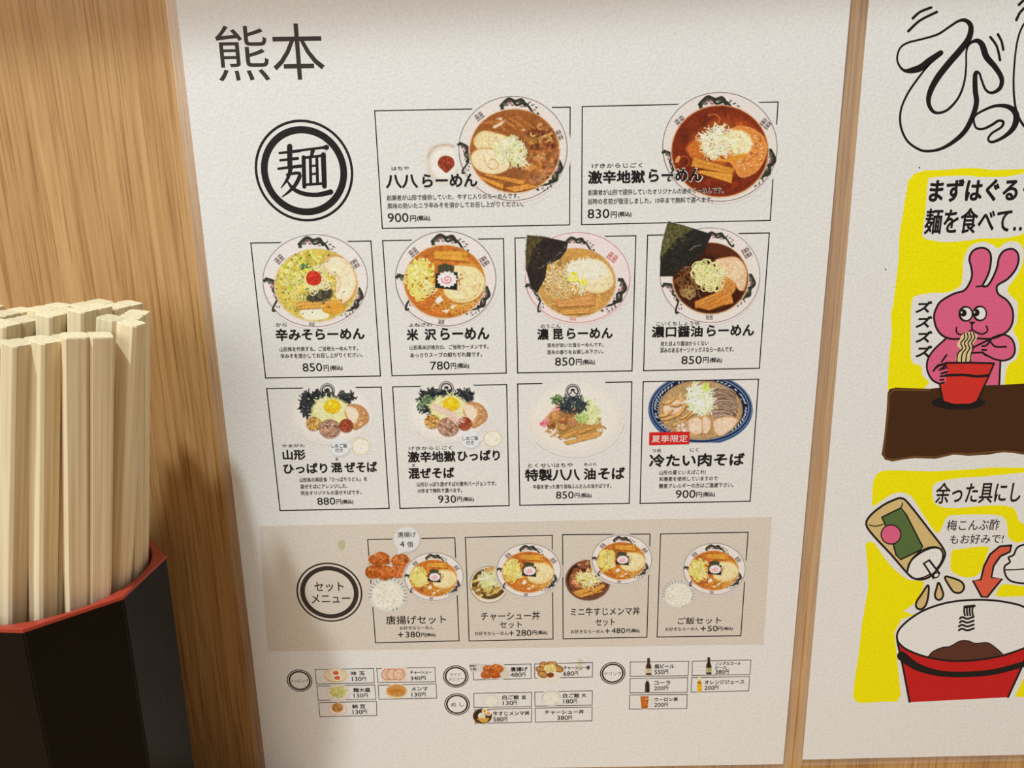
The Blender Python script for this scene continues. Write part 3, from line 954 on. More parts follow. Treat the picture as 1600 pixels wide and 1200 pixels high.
# bowl 2: red hot ramen (A2)
c = Cv(vA2, 640, 45, 1570, 910)
bowl(c, (1105, 468, 420, 400), (1105, 500, 350, 332), (118, 44, 24), dr=((1110, 150, 8, 330), (745, 600, 75, 240), (1430, 640, 118, 330)), mk=((815, 280, -40, 40), (1440, 300, 40, 40)), halo=32, low=20, shade=(196, 110, 50), line=(50, 40, 40))
c.ell(1110, 360, 230, 130, (150, 64, 28), -10, .7, soft=90)
c.ell(1180, 470, 250, 180, (184, 92, 36), 0, .7, soft=90)
c.tex(1105, 500, 340, 320, .3, 50)
chashu(c, [(1180, 350), (1290, 320), (1400, 370), (1450, 460), (1430, 560), (1370, 650), (1260, 690), (1200, 600), (1130, 520)], (216, 136, 62), (226, 160, 92), [(1300, 520), (1360, 560), (1400, 500), (1380, 420)])
c.tex(1330, 500, 120, 150, .6, 13, (150, 66, 28), .62)
c.poly([(1180, 360), (1270, 350), (1330, 400), (1340, 470), (1290, 520), (1200, 510)], (246, 226, 176), .95, soft=16, smooth=4)
c.tex(1260, 440, 90, 90, .3, 20)
c.poly([(860, 470), (950, 400), (1000, 450), (980, 540), (900, 550)], (210, 120, 50), .85, soft=22, smooth=4)
c.line([(1020, 235), (1070, 230), (1105, 260), (1090, 300)], 7, (218, 130, 70), .8, smooth=4)
c.line([(990, 420), (940, 420), (930, 390), (960, 370)], 8, (240, 190, 150), .9, smooth=4)
c.line([(800, 600), (810, 550), (860, 540), (880, 590), (840, 620)], 9, (176, 84, 44), .8, smooth=4)
c.ell(795, 560, 14, 28, (226, 156, 84), 25)
c.poly([(1060, 540), (1150, 560), (1280, 510), (1280, 550), (1180, 580), (1080, 570)], (220, 150, 50), .9, soft=5, smooth=3)
shreds(c, 1080, 430, 110, 105, 300, ((246, 240, 206), (224, 226, 168), (250, 246, 230)), 6, 60)
shreds(c, 1030, 510, 50, 40, 50, ((246, 240, 206), (210, 190, 130), (250, 246, 230)), 5, 50)
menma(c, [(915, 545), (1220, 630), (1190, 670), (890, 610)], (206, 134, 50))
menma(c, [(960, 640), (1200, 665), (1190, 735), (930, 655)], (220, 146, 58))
c.build('dish_picture', PN['A2'], 6)

# B1 spicy miso
c = Cv(vB1, 115, 60, 960, 805)
bowl(c, (540, 425, 392, 345), (548, 458, 305, 266), (206, 182, 84), dr=((560, 150, 10, 300), (235, 520, 70, 270), (830, 600, 120, 260)), mk=((272, 265, -45, 36), (838, 300, 60, 36), (515, 748, 4, 22)), halo=24, low=22, line=(84, 52, 56), shade=(214, 180, 100))
c.tex(548, 458, 300, 260, .18, 40)
noodles(c, 400, 420, 130, 150, 70, (228, 218, 150), 8, 60, (170, 150, 60))
splat(c, 430, 330, 170, 90, ((190, 188, 60), (214, 206, 90), (226, 216, 130)), 14)
splat(c, 540, 250, 180, 40, ((200, 190, 60), (180, 170, 50)), 12)
chashu(c, [(600, 300), (680, 240), (780, 270), (845, 370), (850, 470), (800, 560), (720, 600), (690, 520), (700, 400), (640, 360)], (236, 214, 176), (206, 150, 104), [(700, 380), (730, 440), (700, 520), (690, 470)])
c.line([(600, 270), (660, 235), (760, 260), (830, 350), (850, 450), (820, 540)], 10, (208, 150, 100), .8, smooth=4, soft=8)
c.poly([(430, 650), (560, 620), (640, 660), (620, 710), (500, 720), (450, 700)], (238, 230, 196), 1, soft=8, smooth=4)
menma(c, [(400, 590), (740, 565), (730, 620), (400, 640)], (218, 160, 72))
c.poly([(590, 650), (650, 600), (740, 600), (760, 640), (680, 680)], (214, 150, 52), .95, soft=5, smooth=4)
c.poly([(480, 540), (560, 500), (660, 490), (660, 550), (600, 580), (490, 580)], (58, 52, 44), .95, soft=14, smooth=4)
shreds(c, 570, 545, 80, 30, 40, ((40, 40, 38), (76, 66, 50), (110, 100, 80)), 5, 40)
rings(c, 560, 470, 70, 50, 12, 34, (236, 230, 190), 6)
rings(c, 560, 350, 60, 40, 8, 34, (232, 226, 180), 6)
for _ in range(70):
    x, y = pick(500, 440, 270, 250)
    c.ell(x, y, 4 + 7 * rng.rand(), 3 + 3 * rng.rand(), jit((74, 92, 42), 14), rng.rand() * 180, .9)
shreds(c, 460, 320, 26, 24, 24, ((60, 92, 50), (90, 120, 70)), 7, 22)
c.poly([(475, 385), (500, 355), (550, 355), (585, 390), (580, 440), (540, 462), (490, 450), (472, 420)], (196, 52, 30), smooth=4)
c.tex(528, 408, 55, 50, .25, 12)
c.ell(510, 385, 14, 9, (226, 92, 60), -30, .6, soft=8)
c.build('dish_picture', PN['B1'], 6)

# B2 yonezawa, reused small in the set pictures
def yonezawa(c, halo=24):
    bowl(c, (511, 410, 376, 355), (503, 432, 298, 268), (190, 108, 44), dr=((550, 130, 10, 300), (225, 500, 70, 290), (770, 590, 122, 270)), mk=((270, 212, -40, 36), (800, 280, 55, 38), (478, 735, 4, 24)), halo=halo, low=18, shade=(204, 132, 60), line=(40, 34, 38))
    c.tex(503, 432, 290, 260, .25, 40)
    c.poly([(580, 330), (700, 290), (780, 350), (790, 420), (700, 420), (600, 380)], (222, 164, 66), .9, soft=30, smooth=4)
    noodles(c, 560, 610, 170, 60, 44, (222, 158, 66), 8, 80, (150, 80, 24), .5)
    noodles(c, 690, 600, 90, 40, 20, (226, 178, 90), 8, 80, (160, 90, 30), .3)
    for p in (((440, 560), (470, 535), (490, 570), (460, 600), (430, 585)), ((480, 650), (540, 640), (520, 670)), ((540, 620), (590, 600), (560, 640))): c.poly(p, (240, 232, 220), .95, soft=4)
    noodles(c, 310, 420, 100, 150, 90, (234, 214, 110), 10, 50, (176, 142, 44), 1.0)
    rings(c, 300, 420, 90, 130, 26, 28, (238, 220, 130), 9, (226, 206, 110))
    splat(c, 340, 350, 90, 50, ((240, 232, 180), (226, 214, 110), (206, 200, 80)), 11)
    rings(c, 390, 490, 40, 50, 7, 28, (240, 226, 160), 8)
    chashu(c, [(540, 330), (640, 310), (740, 330), (800, 400), (795, 490), (740, 560), (640, 592), (550, 570), (495, 500)], (236, 212, 158), (208, 152, 78), [(560, 560), (650, 570), (740, 530), (770, 450)])
    c.tex(660, 450, 110, 110, .5, 22, (220, 190, 130), .5)
    menma(c, [(420, 205), (668, 200), (655, 280), (425, 262)], (218, 152, 56))
    menma(c, [(640, 205), (670, 198), (690, 290), (650, 280)], (206, 138, 50))
    c.poly([(455, 310), (500, 295), (575, 315), (572, 360), (450, 365)], (70, 68, 48), soft=4)
    c.poly([(438, 370), (600, 360), (597, 497), (430, 478)], (38, 34, 32), soft=3)
    pts = [(521 + (72 + 6 * math.cos(a * 14)) * math.cos(a), 415 + (58 + 6 * math.cos(a * 14)) * math.sin(a)) for a in np.linspace(0, 6.283, 60, endpoint=False)]
    c.poly(pts, (238, 222, 216))
    c.line([(521 + r * math.cos(a), 415 + r * .82 * math.sin(a)) for a, r in zip(np.linspace(0, 9.6, 30), np.linspace(6, 42, 30))], 9, (216, 112, 122), .9)
    for q in (((600, 430), (640, 405)), ((605, 400), (615, 460)), ((620, 385), (632, 375))): c.line(q, 8, (150, 84, 34), .85)
c = Cv(vB2, 105, 30, 925, 800)
yonezawa(c)
c.build('dish_picture', PN['B2'], 6)

# B3 salt kombu ramen
c = Cv(vB3, 115, 50, 960, 770)
bowl(c, (540, 402, 392, 338), (530, 438, 290, 252), (196, 146, 78), dr=((560, 140, 10, 240), (235, 540, 60, 240), (830, 550, 118, 300)), mk=((800, 250, 38, 40, (190, 90, 80)), (505, 705, 3, 24, (190, 90, 80))), halo=22, low=18, line=(176, 84, 78), lip=(226, 211, 205), shade=(206, 160, 96))
c.ell(540, 215, 170, 40, (202, 148, 72), 0, .7, soft=30)
noodles(c, 400, 430, 110, 110, 80, (224, 200, 150), 9, 70, (160, 124, 60))
noodles(c, 330, 560, 90, 60, 14, (214, 176, 104), 8, 60, (160, 110, 50))
chashu(c, [(580, 300), (680, 270), (760, 310), (810, 400), (790, 480), (690, 520), (590, 480)], (232, 206, 160), (210, 170, 110))
c.poly([(470, 300), (600, 262), (720, 280), (765, 350), (740, 410), (620, 440), (500, 400)], (228, 216, 186), 1, soft=16, smooth=4)
shreds(c, 600, 350, 140, 75, 240, ((240, 234, 212), (226, 222, 180), (246, 242, 228)), 5, 50, (180, 170, 120))
shreds(c, 560, 470, 50, 40, 40, ((240, 234, 200), (226, 216, 170)), 6, 50)
splat(c, 510, 400, 36, 26, ((232, 220, 60), (240, 226, 90)), 10)
splat(c, 585, 430, 32, 20, ((232, 220, 60), (240, 226, 90)), 9)
menma(c, [(380, 580), (668, 525), (670, 610), (390, 625)], (206, 146, 84))
menma(c, [(420, 645), (630, 630), (635, 668), (430, 680)], (210, 150, 80))
c.clip = None
c.poly([(163, 84), (300, 98), (470, 135), (455, 200), (410, 260), (310, 310), (300, 400), (240, 512), (195, 490), (155, 350), (150, 230)], (46, 38, 34), 1, soft=3)
c.poly([(163, 86), (300, 100), (200, 180), (170, 330), (153, 330), (152, 220)], (84, 72, 40), .9, soft=14)
c.tex(250, 250, 150, 230, .35, 16)
c.tex(200, 170, 70, 120, .5, 12, (110, 96, 56), .6)
for _ in range(40):
    t = rng.rand(); c.ell(230 + 230 * t + rng.randn() * 6, 340 - 190 * t + 30 * math.sin(t * 3) + rng.randn() * 5, 3, 2, (196, 190, 186), 0, .7)
c.build('dish_picture', PN['B3'], 6)

# B4 thick soy ramen
c = Cv(vB4, 125, 20, 935, 825)
bowl(c, (525, 432, 374, 355), (528, 455, 278, 262), (64, 30, 18), dr=((600, 150, 10, 240), (260, 590, 60, 260), (790, 560, 118, 290)), mk=((800, 265, 60, 40), (520, 745, 0, 28)), halo=22, low=20, shade=(170, 104, 50), line=(110, 90, 86), lip=(224, 213, 204))
c.ell(600, 245, 160, 50, (92, 44, 24), 10, .8, soft=40)
noodles(c, 390, 470, 110, 110, 60, (132, 88, 48), 8, 70, (60, 34, 20))
chashu(c, [(560, 330), (640, 300), (730, 300), (790, 370), (800, 450), (780, 540), (740, 540), (700, 480), (620, 440)], (228, 190, 150), (196, 138, 88))
c.poly([(590, 440), (680, 460), (720, 520), (680, 580), (600, 560)], (206, 138, 66), .95, soft=8, smooth=4)
shreds(c, 530, 420, 110, 80, 110, ((238, 230, 180), (216, 214, 130), (244, 240, 214)), 6, 50)
rings(c, 500, 420, 100, 90, 34, 36, (232, 226, 160), 8)
rings(c, 540, 500, 70, 50, 12, 36, (226, 216, 150), 8)
rings(c, 370, 560, 50, 40, 8, 28, (170, 136, 84), 6)
menma(c, [(410, 630), (610, 545), (625, 590), (415, 682)], (200, 126, 54))
menma(c, [(500, 640), (680, 550), (700, 640), (500, 690)], (206, 132, 58))
menma(c, [(420, 670), (600, 610), (640, 650), (520, 695)], (194, 118, 48))
c.clip = None
c.poly([(210, 28), (330, 60), (540, 125), (510, 190), (490, 240), (430, 320), (300, 390), (260, 440), (150, 442), (152, 290), (165, 190)], (40, 38, 32), 1, soft=3)
c.poly([(212, 32), (400, 82), (360, 110), (280, 150), (210, 240), (160, 300), (155, 280), (170, 180)], (88, 82, 46), .95, soft=10)
c.tex(280, 220, 190, 230, .4, 14)
c.tex(240, 140, 110, 110, .6, 10, (124, 118, 76), .6)
c.line([(370, 245), (410, 218), (455, 205)], 4, (190, 180, 170), .8)
c.build('dish_picture', PN['B4'], 6)

def smallrice(c, x, y, r, ry=None):
    ry = ry or r
    c.ell(x, y, r + 8, ry + 8, c.base, soft=6)
    c.ell(x, y, r, ry, (196, 172, 128))
    c.ell(x, y, r - 6, ry - 6, (226, 218, 194), soft=8)
    splat(c, x, y, r * .8, 60, ((236, 230, 212), (216, 206, 180), (240, 236, 224)), 6)
def logo(c, x, y, r, ry):
    c.ell(x, y, r + 4, ry + 4, (206, 198, 188))
    c.ell(x, y, r, ry, (50, 44, 44), ring=6)
    c.ell(x, y, r * .74, ry * .74, (50, 44, 44), ring=11)
    c.ell(x, y - ry * .22, r * .28, ry * .16, (34, 30, 30))
    c.line([(x - r * .15, y - ry * .1), (x - r * .3, y + ry * .2), (x - r * .45, y + ry * .3)], 9, (34, 30, 30), 1, smooth=3)
    c.line([(x + r * .1, y - ry * .1), (x + r * .3, y + ry * .18), (x + r * .5, y + ry * .28)], 9, (34, 30, 30), 1, smooth=3)
def bubble(c, x, y, rx, ry, tail):
    c.ell(x + 4, y + 8, rx, ry, (150, 145, 140), 0, .6, soft=14)
    c.poly([(a + 3, b + 6) for a, b in tail], (150, 145, 140), .5, soft=10)
    c.ell(x, y, rx, ry, (216, 213, 210))
    c.poly(tail, (216, 213, 210))
def mazesoba(c, sp):
    """plate of mixed noodles; sp adds the sprouts and shifts the egg"""
    c.ell(600, 330, 380, 260, c.base)
    c.ell(600, 330, 362, 262, (222, 206, 190), 0, .6, soft=60)
    c.ell(610, 320, 330, 230, (226, 218, 206), 0, .8, soft=60)
    pts = [(600 + 350 * math.cos(a), 345 + 262 * math.sin(a)) for a in np.linspace(.25, 2.5, 24)]
    c.line(pts, 4, (176, 166, 152), .7)
    logo(c, 580 if not sp else 585, 120, 64, 66)
    for (x, y, rx, ry, n) in ((410, 240, 70, 110, 150), (520, 170, 110, 45, 90), (740, 180, 75, 42, 80)):
        shreds(c, x, y, rx, ry, n, ((34, 36, 38), (52, 54, 54), (26, 28, 28)), 10, 52, (70, 74, 76))
    if sp:
        for _ in range(50):
            x, y = pick(410, 240, 90, 70)
            c.ell(x, y, 17, 9, jit(((74, 100, 60), (110, 132, 90), (150, 166, 130))[rng.randint(3)], 8), rng.rand() * 180, .95)
    c.ell(610, 300, 170, 120, (232, 224, 150), 0, 1, soft=30)
    noodles(c, 600, 290, 150, 105, 110, (238, 230, 164), 8, 60, (190, 176, 90))
    shreds(c, 600, 300, 150, 100, 60, ((246, 242, 200), (236, 230, 160)), 6, 60)
    chashu(c, [(760, 250), (860, 245), (930, 300), (945, 380), (880, 440), (820, 462), (790, 400), (740, 330)], (190, 136, 84), (170, 112, 66))
    c.poly([(740, 260), (820, 270), (860, 330), (830, 400), (790, 400), (750, 330)], (232, 208, 182), .95, soft=14, smooth=4)
    c.line([(880, 330), (930, 340)], 8, (140, 92, 54), .6, soft=6)
    c.line([(840, 440), (880, 380), (940, 370)], 7, (140, 92, 54), .6, soft=6)
    ex, ey = (625, 255)
    c.ell(ex, ey + 6, 74, 64, (190, 150, 40), 0, .7, soft=14)
    c.ell(ex, ey, 72, 62, (228, 178, 24))
    c.ell(ex - 8, ey - 10, 44, 34, (240, 200, 40), 0, .7, soft=30)
    c.ell(ex - 20, ey - 26, 12, 7, (250, 236, 150), -20, .9, soft=6)
    for (x, y, r, ry, cl, dk) in ((458, 410, 68, 62, (190, 142, 70), (130, 86, 34)), (602, 455, 96, 84, (166, 126, 100), (110, 76, 60)), (748, 428, 62, 60, (148, 66, 42), (104, 40, 26))):
        c.ell(x + 2, y + 6, r, ry, (96, 60, 40), 0, .7, soft=10)
        c.ell(x, y, r, ry, cl)
        c.tex(x, y, r, ry, .45, 15)
        splat(c, x, y, r * .8, 46, (cl, tuple(min(255, q + 34) for q in cl), dk), 10 if cl[0] != 148 else 5)
    c.ell(736, 405, 20, 14, (186, 104, 74), 0, .6, soft=12)
    if sp:
        for _ in range(34):
            x = 440 + rng.rand() * 50; y = 250 + rng.rand() * 60
            c.line([(x, y), (x + 110 + rng.rand() * 30, y + 40 + rng.rand() * 20), (x + 200 + rng.rand() * 90, y + 90 + rng.rand() * 60)], 4.5, jit((222, 190, 172), 10), .9, smooth=3)

c = Cv(vC1, 225, 40, 1010, 720)
mazesoba(c, False)
smallrice(c, 878, 615, 82, 76)
bubble(c, 690, 620, 88, 78, [(760, 590), (812, 614), (750, 655)])
c.build('dish_picture', PN['C1'], 6)
f = Flat(14)
f.text('しめご飯', 615, 588, 757, 628, INK, .008, vC1); f.text('付き', 650, 630, 718, 665, INK, .008, vC1)
f.build('bubble_lettering', PN['C1'])
c = Cv(vC2, 195, 25, 1090, 650)
c.xf = (1, -28, 1, -18)
mazesoba(c, True)
c.xf = (1, 0, 1, 0)
smallrice(c, 972, 545, 82, 72)
bubble(c, 770, 552, 84, 76, [(835, 520), (898, 546), (830, 585)])
c.build('dish_picture', PN['C2'], 6)
f = Flat(14)
f.text('しめご飯', 700, 522, 842, 560, INK, .008, vC2); f.text('付き', 735, 563, 802, 598, INK, .008, vC2)
f.build('bubble_lettering', PN['C2'])

# C3 oil soba
c = Cv(vC3, 120, 20, 1020, 735)
c.ell(560, 340, 440, 372, c.base)
c.ell(565, 370, 440, 345, (216, 206, 190), 0, .55, soft=60)
c.ell(560, 350, 380, 290, (224, 214, 198), 0, .8, soft=70)
c.ell(300, 460, 130, 90, (232, 206, 186), 20, .5, soft=120)
c.line([(565 + 440 * math.cos(a), 372 + 345 * math.sin(a)) for a in np.linspace(.12, 2.5, 26)], 4, (150, 144, 134), .7)
logo(c, 543, 125, 64, 66)
c.ell(560, 400, 210, 130, (170, 120, 60), 20, .9, soft=40)
noodles(c, 420, 470, 100, 60, 34, (186, 136, 66), 9, 60, (110, 72, 30))
noodles(c, 740, 420, 60, 60, 24, (200, 150, 76), 9, 60, (120, 78, 30))
for _ in range(26):
    x, y = pick(410, 200, 62, 46)
    c.ell(x, y, 18, 9, jit(((84, 112, 60), (120, 142, 84), (60, 86, 44))[rng.randint(3)], 8), rng.rand() * 180)
for _ in range(24):
    x, y = 270 + rng.rand() * 50, 380 + rng.rand() * 50
    c.line([(x, y), (x + 60 + rng.rand() * 20, y - 80), (x + 120 + rng.rand() * 40, y - 150 - rng.rand() * 20)], 8, jit(((206, 130, 116), (222, 158, 140), (200, 96, 110))[rng.randint(3)], 8), .9, smooth=3)
splat(c, 280, 410, 26, 26, ((206, 96, 120), (224, 130, 140)), 10)
c.poly([(330, 330), (390, 300), (440, 310), (440, 350), (390, 380), (320, 370)], (190, 134, 80), smooth=4)
for x, y, r in ((385, 340, 48), (460, 375, 42), (535, 405, 38), (510, 310, 50), (350, 420, 40), (450, 440, 36)):
    c.ell(x + 3, y + 6, r, r * .85, (92, 62, 36), 0, .7, soft=8)
    c.ell(x, y, r, r * .85, jit((166, 112, 62), 10), rng.rand() * 60)
    c.ell(x - r * .2, y - r * .3, r * .5, r * .3, (204, 152, 98), -20, .7, soft=14)
c.tex(440, 370, 150, 100, .2, 22)
rings(c, 690, 330, 90, 80, 40, 26, (224, 226, 170), 8, (200, 206, 140))
rings(c, 620, 360, 40, 30, 8, 24, (160, 186, 110), 8)
shreds(c, 690, 240, 60, 50, 50, ((226, 226, 176), (206, 214, 140)), 7, 40)
shreds(c, 540, 240, 120, 60, 190, ((40, 48, 50), (56, 64, 62), (30, 34, 36)), 8, 56, (90, 98, 96))
for p in (((470, 520), (700, 440), (750, 445), (480, 550)), ((560, 520), (790, 480), (790, 515), (600, 545)), ((460, 570), (720, 520), (760, 530), (490, 598)), ((430, 520), (560, 470), (600, 480), (460, 545))): menma(c, list(p), (204, 148, 84))
c.build('dish_picture', PN['C3'], 6)

# C4 cold meat soba, cropped by its frame
c = Cv(vC4, 100, 79, 1040, 606)
c.ell(570, 320, 446, 300, c.base)
c.ell(570, 330, 445, 300, (52, 84, 130))
c.ell(570, 318, 443, 300, (30, 42, 74))
c.ell(570, 318, 436, 292, (110, 140, 176), ring=6)
c.ell(570, 315, 412, 270, (170, 186, 200), ring=5)
c.ell(570, 315, 400, 258, (24, 30, 52))
for i in range(64):
    a = i / 64 * 6.283
    x, y = 570 + 388 * math.cos(a), 318 + 252 * math.sin(a)
    if rng.rand() < .8: c.ell(x, y, 15, 6, jit((196, 208, 214), 10), math.degrees(a) + 30 + rng.rand() * 60, .9)
    x, y = 570 + 366 * math.cos(a + .05), 320 + 234 * math.sin(a + .05)
    if rng.rand() < .5: c.ell(x, y, 8, 5, jit((176, 192, 202), 10), rng.rand() * 180, .9)
c.ell(570, 330, 360, 255, (150, 116, 84))
c.ell(570, 330, 350, 246, (178, 142, 96), soft=14)
c.tex(570, 330, 345, 240, .2, 40)
for k in range(26):
    y = 130 + k * 10
    x0 = 650 + rng.rand() * 50
    c.line([(x0, y + 20), (x0 + 70, y - 8 + rng.rand() * 20), (x0 + 150, y + 10 + rng.rand() * 30), (870 + rng.rand() * 30 - abs(k - 13) * 3, y + 50)], 14, (104, 78, 62), .8, smooth=4)
    c.line([(x0, y + 16), (x0 + 70, y - 12 + rng.rand() * 20), (x0 + 150, y + 6 + rng.rand() * 30), (870 + rng.rand() * 30 - abs(k - 13) * 3, y + 46)], 9, jit((166, 138, 116), 12), .95, smooth=4)
for p in ([(250, 320), (290, 250), (380, 240), (420, 290), (380, 350), (280, 370)], [(470, 420), (540, 390), (590, 430), (580, 520), (520, 540), (470, 500)], [(590, 390), (640, 400), (660, 460), (630, 530), (590, 520)], [(680, 430), (760, 390), (870, 400), (880, 440), (800, 520), (740, 550), (690, 510)]):
    chashu(c, p, (226, 190, 160), (200, 146, 86))
for (a, b, cc, d) in ((220, 380, 330, 330), (240, 410, 390, 350), (340, 460, 510, 350), (360, 380, 440, 290), (320, 290, 440, 250), (250, 270, 350, 230), (400, 400, 490, 330)):
    c.line([(a, b + 5), ((a + cc) / 2, (b + d) / 2 + 25), (cc, d + 5)], 26, (116, 76, 36), .8, smooth=4)
    c.line([(a, b), ((a + cc) / 2, (b + d) / 2 + 18), (cc, d)], 19, (206, 152, 88), 1, smooth=4)
    c.line([(a, b - 4), ((a + cc) / 2, (b + d) / 2 + 12), (cc, d - 4)], 5, (234, 190, 130), .8, smooth=4)
c.line([(400, 190), (400, 230), (450, 270), (490, 310)], 18, (214, 170, 110), 1, smooth=4)
splat(c, 420, 490, 60, 30, ((230, 196, 176), (196, 150, 120), (240, 226, 216)), 14)
shreds(c, 560, 230, 110, 120, 260, ((236, 240, 216), (214, 226, 170), (244, 246, 232)), 8, 60, (150, 160, 110))
shreds(c, 600, 300, 90, 60, 60, ((236, 240, 216), (206, 218, 150)), 8, 50, (150, 160, 110))
c.poly([(580, 160), (610, 90), (645, 130), (640, 170)], (190, 206, 90), .9, soft=10, smooth=3)
c.ell(560, 270, 30, 26, (248, 246, 236), 0, .8, soft=16)
c.build('dish_picture', PN['C4'], 2)

# set menus
BAND = tuple(unlin(ref(YN) * np.array([.88, .81, .72])))
def placed_bowl(c, cx, cy, rx, ry):
    c.xf = (rx / 376, cx - 511 * rx / 376, ry / 355, cy - 410 * ry / 355)
    yonezawa(c, 26)
    c.clip = None
    c.xf = (1, 0, 1, 0)
def karaage(c, lst, s=1):
    for (x, y, rx, ry, ro) in lst:
        pts = [(x + rx * (.85 + .3 * rng.rand()) * math.cos(a), y + ry * (.85 + .3 * rng.rand()) * math.sin(a)) for a in np.linspace(0, 5.8, 11)]
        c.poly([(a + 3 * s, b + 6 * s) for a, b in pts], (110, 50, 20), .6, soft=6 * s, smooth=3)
        c.poly(pts, jit((178, 92, 40), 10), smooth=3)
        c.ell(x - rx * .2, y - ry * .3, rx * .55, ry * .4, (210, 128, 66), ro, .6, soft=20 * s)
        c.tex(x, y, rx, ry, .42, 15 * s)
def ricebowl(c, x, y, rx, ry, ticks=(40, 36, 60)):
    c.ell(x, y, rx + 6, ry + 6, c.base)
    c.ell(x, y, rx, ry, (208, 204, 192))
    c.ell(x, y + ry * .08, rx * .82, ry * .82, (224, 218, 200), soft=8)
    for k in range(22):
        a = math.radians(170 + k * 12.5)
        if k < 16 or rng.rand() < .5:
            c.line([(x + rx * .99 * math.cos(a), y + ry * .99 * math.sin(a)), (x + rx * .86 * math.cos(a), y + ry * .86 * math.sin(a))], rx * .032, ticks, .75)
    for _ in range(190):
        px_, py_ = pick(x, y + ry * .08, rx * .8, ry * .78)
        c.ell(px_, py_, rx * .06, rx * .028, jit(((228, 222, 202), (204, 198, 172), (238, 234, 220))[rng.randint(3)], 6), rng.rand() * 180)
c = Cv(vD1, 700, 20, 1580, 760, BAND)
ricebowl(c, 915, 600, 165, 150)
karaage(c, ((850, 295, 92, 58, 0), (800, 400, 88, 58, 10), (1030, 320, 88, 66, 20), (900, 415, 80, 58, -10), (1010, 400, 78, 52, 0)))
bubble(c, 1078, 125, 112, 108, [(1000, 190), (1100, 215), (1000, 258)])
placed_bowl(c, 1313, 447, 252, 205)
c.build('dish_picture', PN['D1'], 6)
f = Flat(14)
f.text('唐揚げ', 1000, 60, 1158, 108, INK, .006, vD1); f.text('4', 1020, 142, 1058, 192, INK, .008, vD1); f.text('個', 1083, 145, 1130, 193, INK, .006, vD1)
f.build('bubble_lettering', PN['D1'])
c = Cv(vD2, 60, 140, 850, 680, BAND)
c.ell(235, 500, 165, 160, c.base)
c.ell(235, 500, 158, 155, (222, 212, 196))
c.ell(235, 498, 158, 152, (150, 136, 104), ring=7)
c.ell(237, 490, 145, 130, (88, 66, 30))
for _ in range(60):
    x, y = pick(225, 500, 125, 110)
    c.ell(x, y, 26, 12, jit(((214, 190, 120), (196, 170, 84), (150, 106, 50), (226, 210, 150))[rng.randint(4)], 8), -30 + rng.randn() * 20, .9)
c.poly([(190, 380), (250, 350), (300, 365), (280, 400), (210, 410)], (196, 140, 70), .9, soft=8, smooth=3)
shreds(c, 235, 450, 80, 65, 150, ((232, 232, 196), (206, 216, 140), (240, 240, 220)), 6, 44)
c.ell(215, 500, 32, 30, (206, 218, 110), 0, .5, soft=30)
placed_bowl(c, 566, 380, 266, 222)
c.build('dish_picture', PN['D2'], 6)
c = Cv(vD2, 855, 60, 1615, 650, BAND)
c.ell(1060, 462, 196, 176, c.base)
c.ell(1060, 462, 190, 170, (112, 72, 58))
c.ell(1058, 455, 172, 148, (44, 28, 24))
c.ell(1058, 470, 160, 132, (120, 72, 42))
splat(c, 1050, 440, 130, 120, ((150, 84, 54), (176, 110, 66), (120, 66, 46), (190, 130, 84)), 20)
for p in (((930, 560), (1060, 520), (1110, 540), (960, 590)), ((960, 590), (1150, 540), (1190, 555), (1000, 605)), ((1080, 540), (1190, 490), (1205, 515), (1110, 570))): menma(c, list(p), (210, 146, 66))
shreds(c, 1060, 450, 90, 62, 160, ((236, 228, 160), (222, 214, 120), (244, 240, 210)), 6, 46)
placed_bowl(c, 1342, 288, 248, 203)
c.build('dish_picture', PN['D3'], 6)
c = Cv(vD4, 130, 145, 960, 790, BAND)
ricebowl(c, 300, 650, 150, 128)
placed_bowl(c, 637, 413, 288, 240)
c.build('dish_picture', PN['D4'], 6)

# small price boxes
def mini(k, l, t, r, b): return Cv(PN_V[k], l, t, r, b, None, .6)
PN_V = {'E': vE, 'F': vF, 'G': vG}
c = mini('E', 445, 140, 672, 288)
c.ell(560, 210, 106, 66, (216, 186, 140)); c.ell(560, 206, 96, 56, (232, 208, 166))
for x, y in ((562, 185), (575, 232)):
    c.ell(x, y, 44, 28, (240, 232, 214)); c.ell(x, y, 27, 18, (206, 88, 36)); c.ell(x - 4, y - 3, 12, 7, (228, 120, 60), 0, .7, soft=5)
c.build('dish_picture', PN['E1'], 5)
c = mini('E', 980, 130, 1228, 272)
c.poly([(990, 142), (1215, 136), (1222, 262), (985, 268)], (224, 196, 172))
for x in (1040, 1085, 1145):
    c.ell(x, 200, 56, 52, (150, 92, 60), -20); c.ell(x, 200, 51, 47, (226, 182, 156), -20); c.tex(x, 200, 45, 40, .15, 15)
c.line([(1120, 205), (1150, 185), (1175, 205), (1150, 225)], 5, (180, 120, 90), .8, smooth=3)
c.build('dish_picture', PN['E2'], 5)
c = mini('E', 460, 292, 700, 448)
c.ell(582, 370, 112, 76, (212, 200, 186)); c.ell(582, 366, 100, 64, (222, 212, 198))
c.ell(582, 362, 76, 50, (200, 196, 120), soft=8); noodles(c, 580, 360, 60, 38, 40, (214, 208, 130), 7, 44, (150, 140, 70))
c.build('dish_picture', PN['E3'], 5)
c = mini('E', 1010, 288, 1230, 428)
c.ell(1122, 355, 100, 66, (222, 190, 140)); c.ell(1122, 350, 90, 56, (196, 140, 76))
for k in range(8): c.line([(1045 + k * 6, 335 + k * 9), (1110, 325 + k * 8), (1195 - k * 3, 345 + k * 7)], 11, jit((190, 128, 58), 14), 1, smooth=3); c.line([(1050 + k * 6, 340 + k * 9), (1190, 350 + k * 7)], 3, (120, 70, 28), .6)
c.build('dish_picture', PN['E4'], 5)
